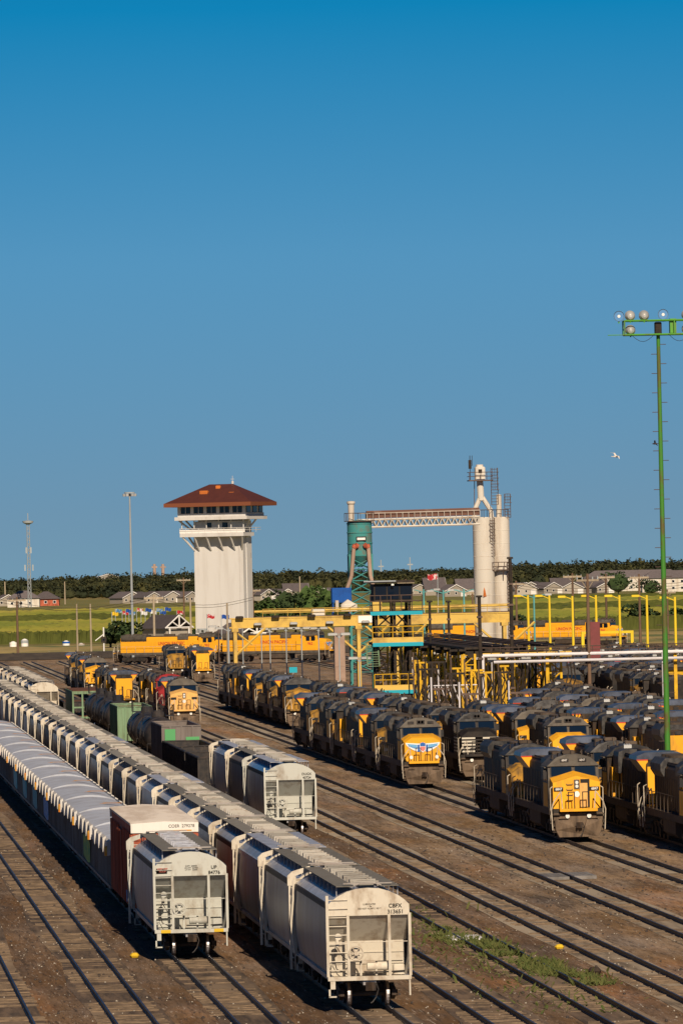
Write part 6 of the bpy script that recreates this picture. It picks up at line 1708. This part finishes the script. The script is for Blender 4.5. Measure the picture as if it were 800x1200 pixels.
# small clutter on the ground
rj = random.Random(3)
def clutter(n, xa, xb, ya, yb, ma, s0, s1, name, label):
    b = MB()
    for _ in range(n):
        x, y = rj.uniform(xa, xb), rj.uniform(ya, yb); s = rj.uniform(s0, s1); a = [rj.uniform(.6, 1) for _ in range(6)]
        b.loft([[(x+s*a[i]*math.cos(i*math.pi/3), y+s*a[i]*math.sin(i*math.pi/3), -.21) for i in range(6)], [(x+s*.6*a[i]*math.cos(i*math.pi/3), y+s*.6*a[i]*math.sin(i*math.pi/3), -.21+s*.9) for i in range(6)]])
    tag(b.build(name, ma), label=label, kind='stuff', cat='stones')
mat('pale_stone', (.38, .34, .28), var=0); mat('dark_stone', (.05, .04, .035), var=0)
clutter(1600, 3, 40, 225, 420, 'pale_stone', .02, .055, 'scattered_stones', 'pale stones and splinters scattered between the near tracks')
clutter(1600, 3, 60, 225, 430, 'dark_stone', .03, .09, 'scattered_cinders', 'dark cinders and lumps scattered between the tracks')
def lump(px, py, r, ma, name, lab, cat):
    v = at(px, py, 100); d = v-Vector((0, 0, CAMZ)); t = (-.2-CAMZ)/d.z; g_ = Vector((0, 0, CAMZ))+d*t
    b = MB(); b.lathe((0, 0, 0), [(r*.8, 0), (r, r*.4), (r*.6, r*.9), (.02, r)], 8); o = b.build(name, ma); o.location = g_; tag(o, lab, cat)
lump(158, 1122, .22, 'yellow_mark', 'yellow_marker', 'small yellow lump lying left of the light grey hopper', 'marker')
lump(655, 1112, .22, 'flag_yellow', 'yellow_marker', 'small yellow lump lying between the empty tracks at right', 'marker')
lump(696, 1141, .3, 'black_steel', 'dark_lump', 'dark scrap lump between the empty tracks at right', 'scrap')
v = at(571, 1099, 290); o = MB(); o.bbox(-.75, .75, -1.6, 1.6, -.02, .16, .03); o = o.build('concrete_slab', 'pipe_white'); o.location = (v.x, 300, -.2); tag(o, 'pale concrete slab lying between the rails above the weeds', 'slab')

# overhead wires between the far poles
def wires(x0, x1, py, Y, n, sag, lab):
    a, b_ = at(x0, py, Y), at(x1, py, Y); b = MB()
    for k in range(n):
        b.path([(a.x+(b_.x-a.x)*i/10, Y+k*1.2, a.z+(b_.z-a.z)*i/10-.5*k-sag*math.sin(math.pi*i/10)) for i in range(11)], .035, 4)
    tag(b.build('overhead_wire', 'black_steel'), lab, 'wire')
wires(-12, 180, 700, 1205, 2, 2.0, 'pair of thin overhead wires from the left edge to the pale crossarm pole')
wires(180, 296, 700, 1270, 2, 1.5, 'pair of thin overhead wires crossing in front of the control tower')
wires(604, 748, 682, 1190, 3, 1.2, 'three thin overhead wires between the right crossarm poles')
wires(748, 812, 680, 1190, 3, .6, 'three thin overhead wires leaving the frame at the right')


# fuelling stands crowded under and beside the canopy
def make_stand(v):
    root = empty('fuel_stand', cat='fuel stand', label='fuel stand'); r_ = random.Random(v)
    c = MB(); H = 5.6+r_.uniform(-.8, 1.2)
    for s in (-.35, .35): c.box(s-.09, s+.09, -.1, .1, 0, H)
    for j in range(6):
        a, b_ = H*j/6, H*(j+1)/6; q = .35 if j % 2 else -.35; c.tube((q, 0, a), (-q, 0, b_), .05, 4)
    c.box(-.9, .9, -.1, .1, H, H+.18)
    c.build('frame', ['lattice_yellow', 'steel_brown', 'black_steel'][v], root)
    MB().bbox(-.4+.6*(v % 2), .35+.6*(v % 2), -.5, -.1, .5, 2.3, .05).build('pump_cabinet', ['lattice_yellow', 'concrete_pink', 'red_pier'][v], root)
    h_ = MB()
    for q in range(3):
        x = .8-.75*q+r_.uniform(-.15, .15); h_.path([(x*.8, -.1, H), (x+.3, -.3, H-1.2), (x-.2, -.35, H-2.8), (x+.1, -.2, 1.6+.3*q), (x*.3, -.2, 1.2)], .06, 5)
    h_.build('hose', 'black_steel', root)
    MB().tube((-1.0, .2, 0), (-1.0, .2, H+1.2), .08, 6).build('riser_pipe', ['steel_brown', 'pipe_white', 'black_steel'][v], root)
    l = MB()
    for s in (1.1, 1.5): l.tube((s, .1, 0), (s, .1, 3.4), .035, 4)
    for j in range(8): l.tube((1.1, .1, .3+.4*j), (1.5, .1, .3+.4*j), .03, 4)
    l.build('ladder', 'rail_cream' if v == 0 else 'steel_brown', root)
    return root
SP = [make_stand(v) for v in range(3)]
kinds = ['yellow', 'brown', 'black']; k = 0
for row, (X, nm) in enumerate(((59.6, 'row beside the booth tower'), (64.2, 'row along the left canopy edge'), (69.6, 'middle row under the canopy'), (74.2, 'right row under the canopy'))):
    for j in range(9):
        Y = [590, 588, 645, 662][row]+j*13.3+row*3
        v = [0, 1, 0, 2, 0][(j*2+row) % 5]
        if row == 0:
            v = 1+j % 2
            if 640 < Y < 705: continue
        place(SP[v], (X, Y, -.2), R(rj.uniform(-8, 8)), f'{kinds[v]} fuel stand, {ORD[j]} in the {nm}', 'fuel stands of the service area')
def locker(px, py, Y, w_, h_, d_, ma, lab, name='equipment_cabinet', cat='cabinet'):
    p = at(px, py, Y); o = MB(); o.bbox(-w_/2, w_/2, 0, d_, 0, h_, .04); o.box(-w_/2+.08, w_/2-.08, -.03, 0, .12, h_-.15); o.box(-w_/2-.08, w_/2+.08, -.06, d_+.06, h_, h_+.08)
    o = o.build(name, ma); o.location = (p.x, Y, -.2); tag(o, lab, cat)
locker(500, 820, 600, 2.2, 2.6, 1.5, 'concrete_pink', 'pinkish cabinet left of the canopy columns')
locker(482, 820, 640, 1.6, 2.8, 1.4, 'roof_orange', 'orange cabinet behind the booth tower stairs')
locker(534, 830, 618, 1.4, 2.2, 1.2, 'lattice_yellow', 'yellow cabinet below the white pipe bend')
# slanted white stair rails beside the platforms
for px, Y, lab in ((528, 640, 'white slanted hand ladder rack between the dark poles'), (758, 700, 'white slanted ladder rack beside the green mast')):
    p = at(px, 800, Y); o = MB()
    for k in range(6): o.tube((-1.6+.62*k, 0, 4.9), (-1.1+.62*k, 0, 3.5), .05, 4)
    o.tube((-2.2, 0, 5.0), (2.6, 0, 5.0), .06, 4); o.tube((-2.2, 0, 0), (-2.2, 0, 5.0), .06, 4); o.tube((2.6, 0, 0), (2.6, 0, 5.0), .06, 4)
    o = o.build('ladder_rack', 'pipe_white'); o.location = (p.x, Y, -.2); tag(o, lab, 'rack')

v = at(683, 1028, 300); d_ = v-Vector((0, 0, CAMZ)); t_ = (-.2-CAMZ)/d_.z; g_ = Vector((0, 0, CAMZ))+d_*t_
for q in range(2):
    o = MB(); o.bbox(-.62, .62, -2.2, 2.2, -.02, .16, .02)
    for k in range(4): o.box(-.6+.31*k, -.58+.31*k, -2.2, 2.2, .16, .165)
    o = o.build('crossing_panel', 'concrete_grey'); o.location = (TX['c7'] if not q else TX['c7']+1.55, g_.y+q*.6, -.2); tag(o, 'grey crossing panel laid between the empty rails' if not q else 'grey crossing panel laid beside the empty rails', 'panel')
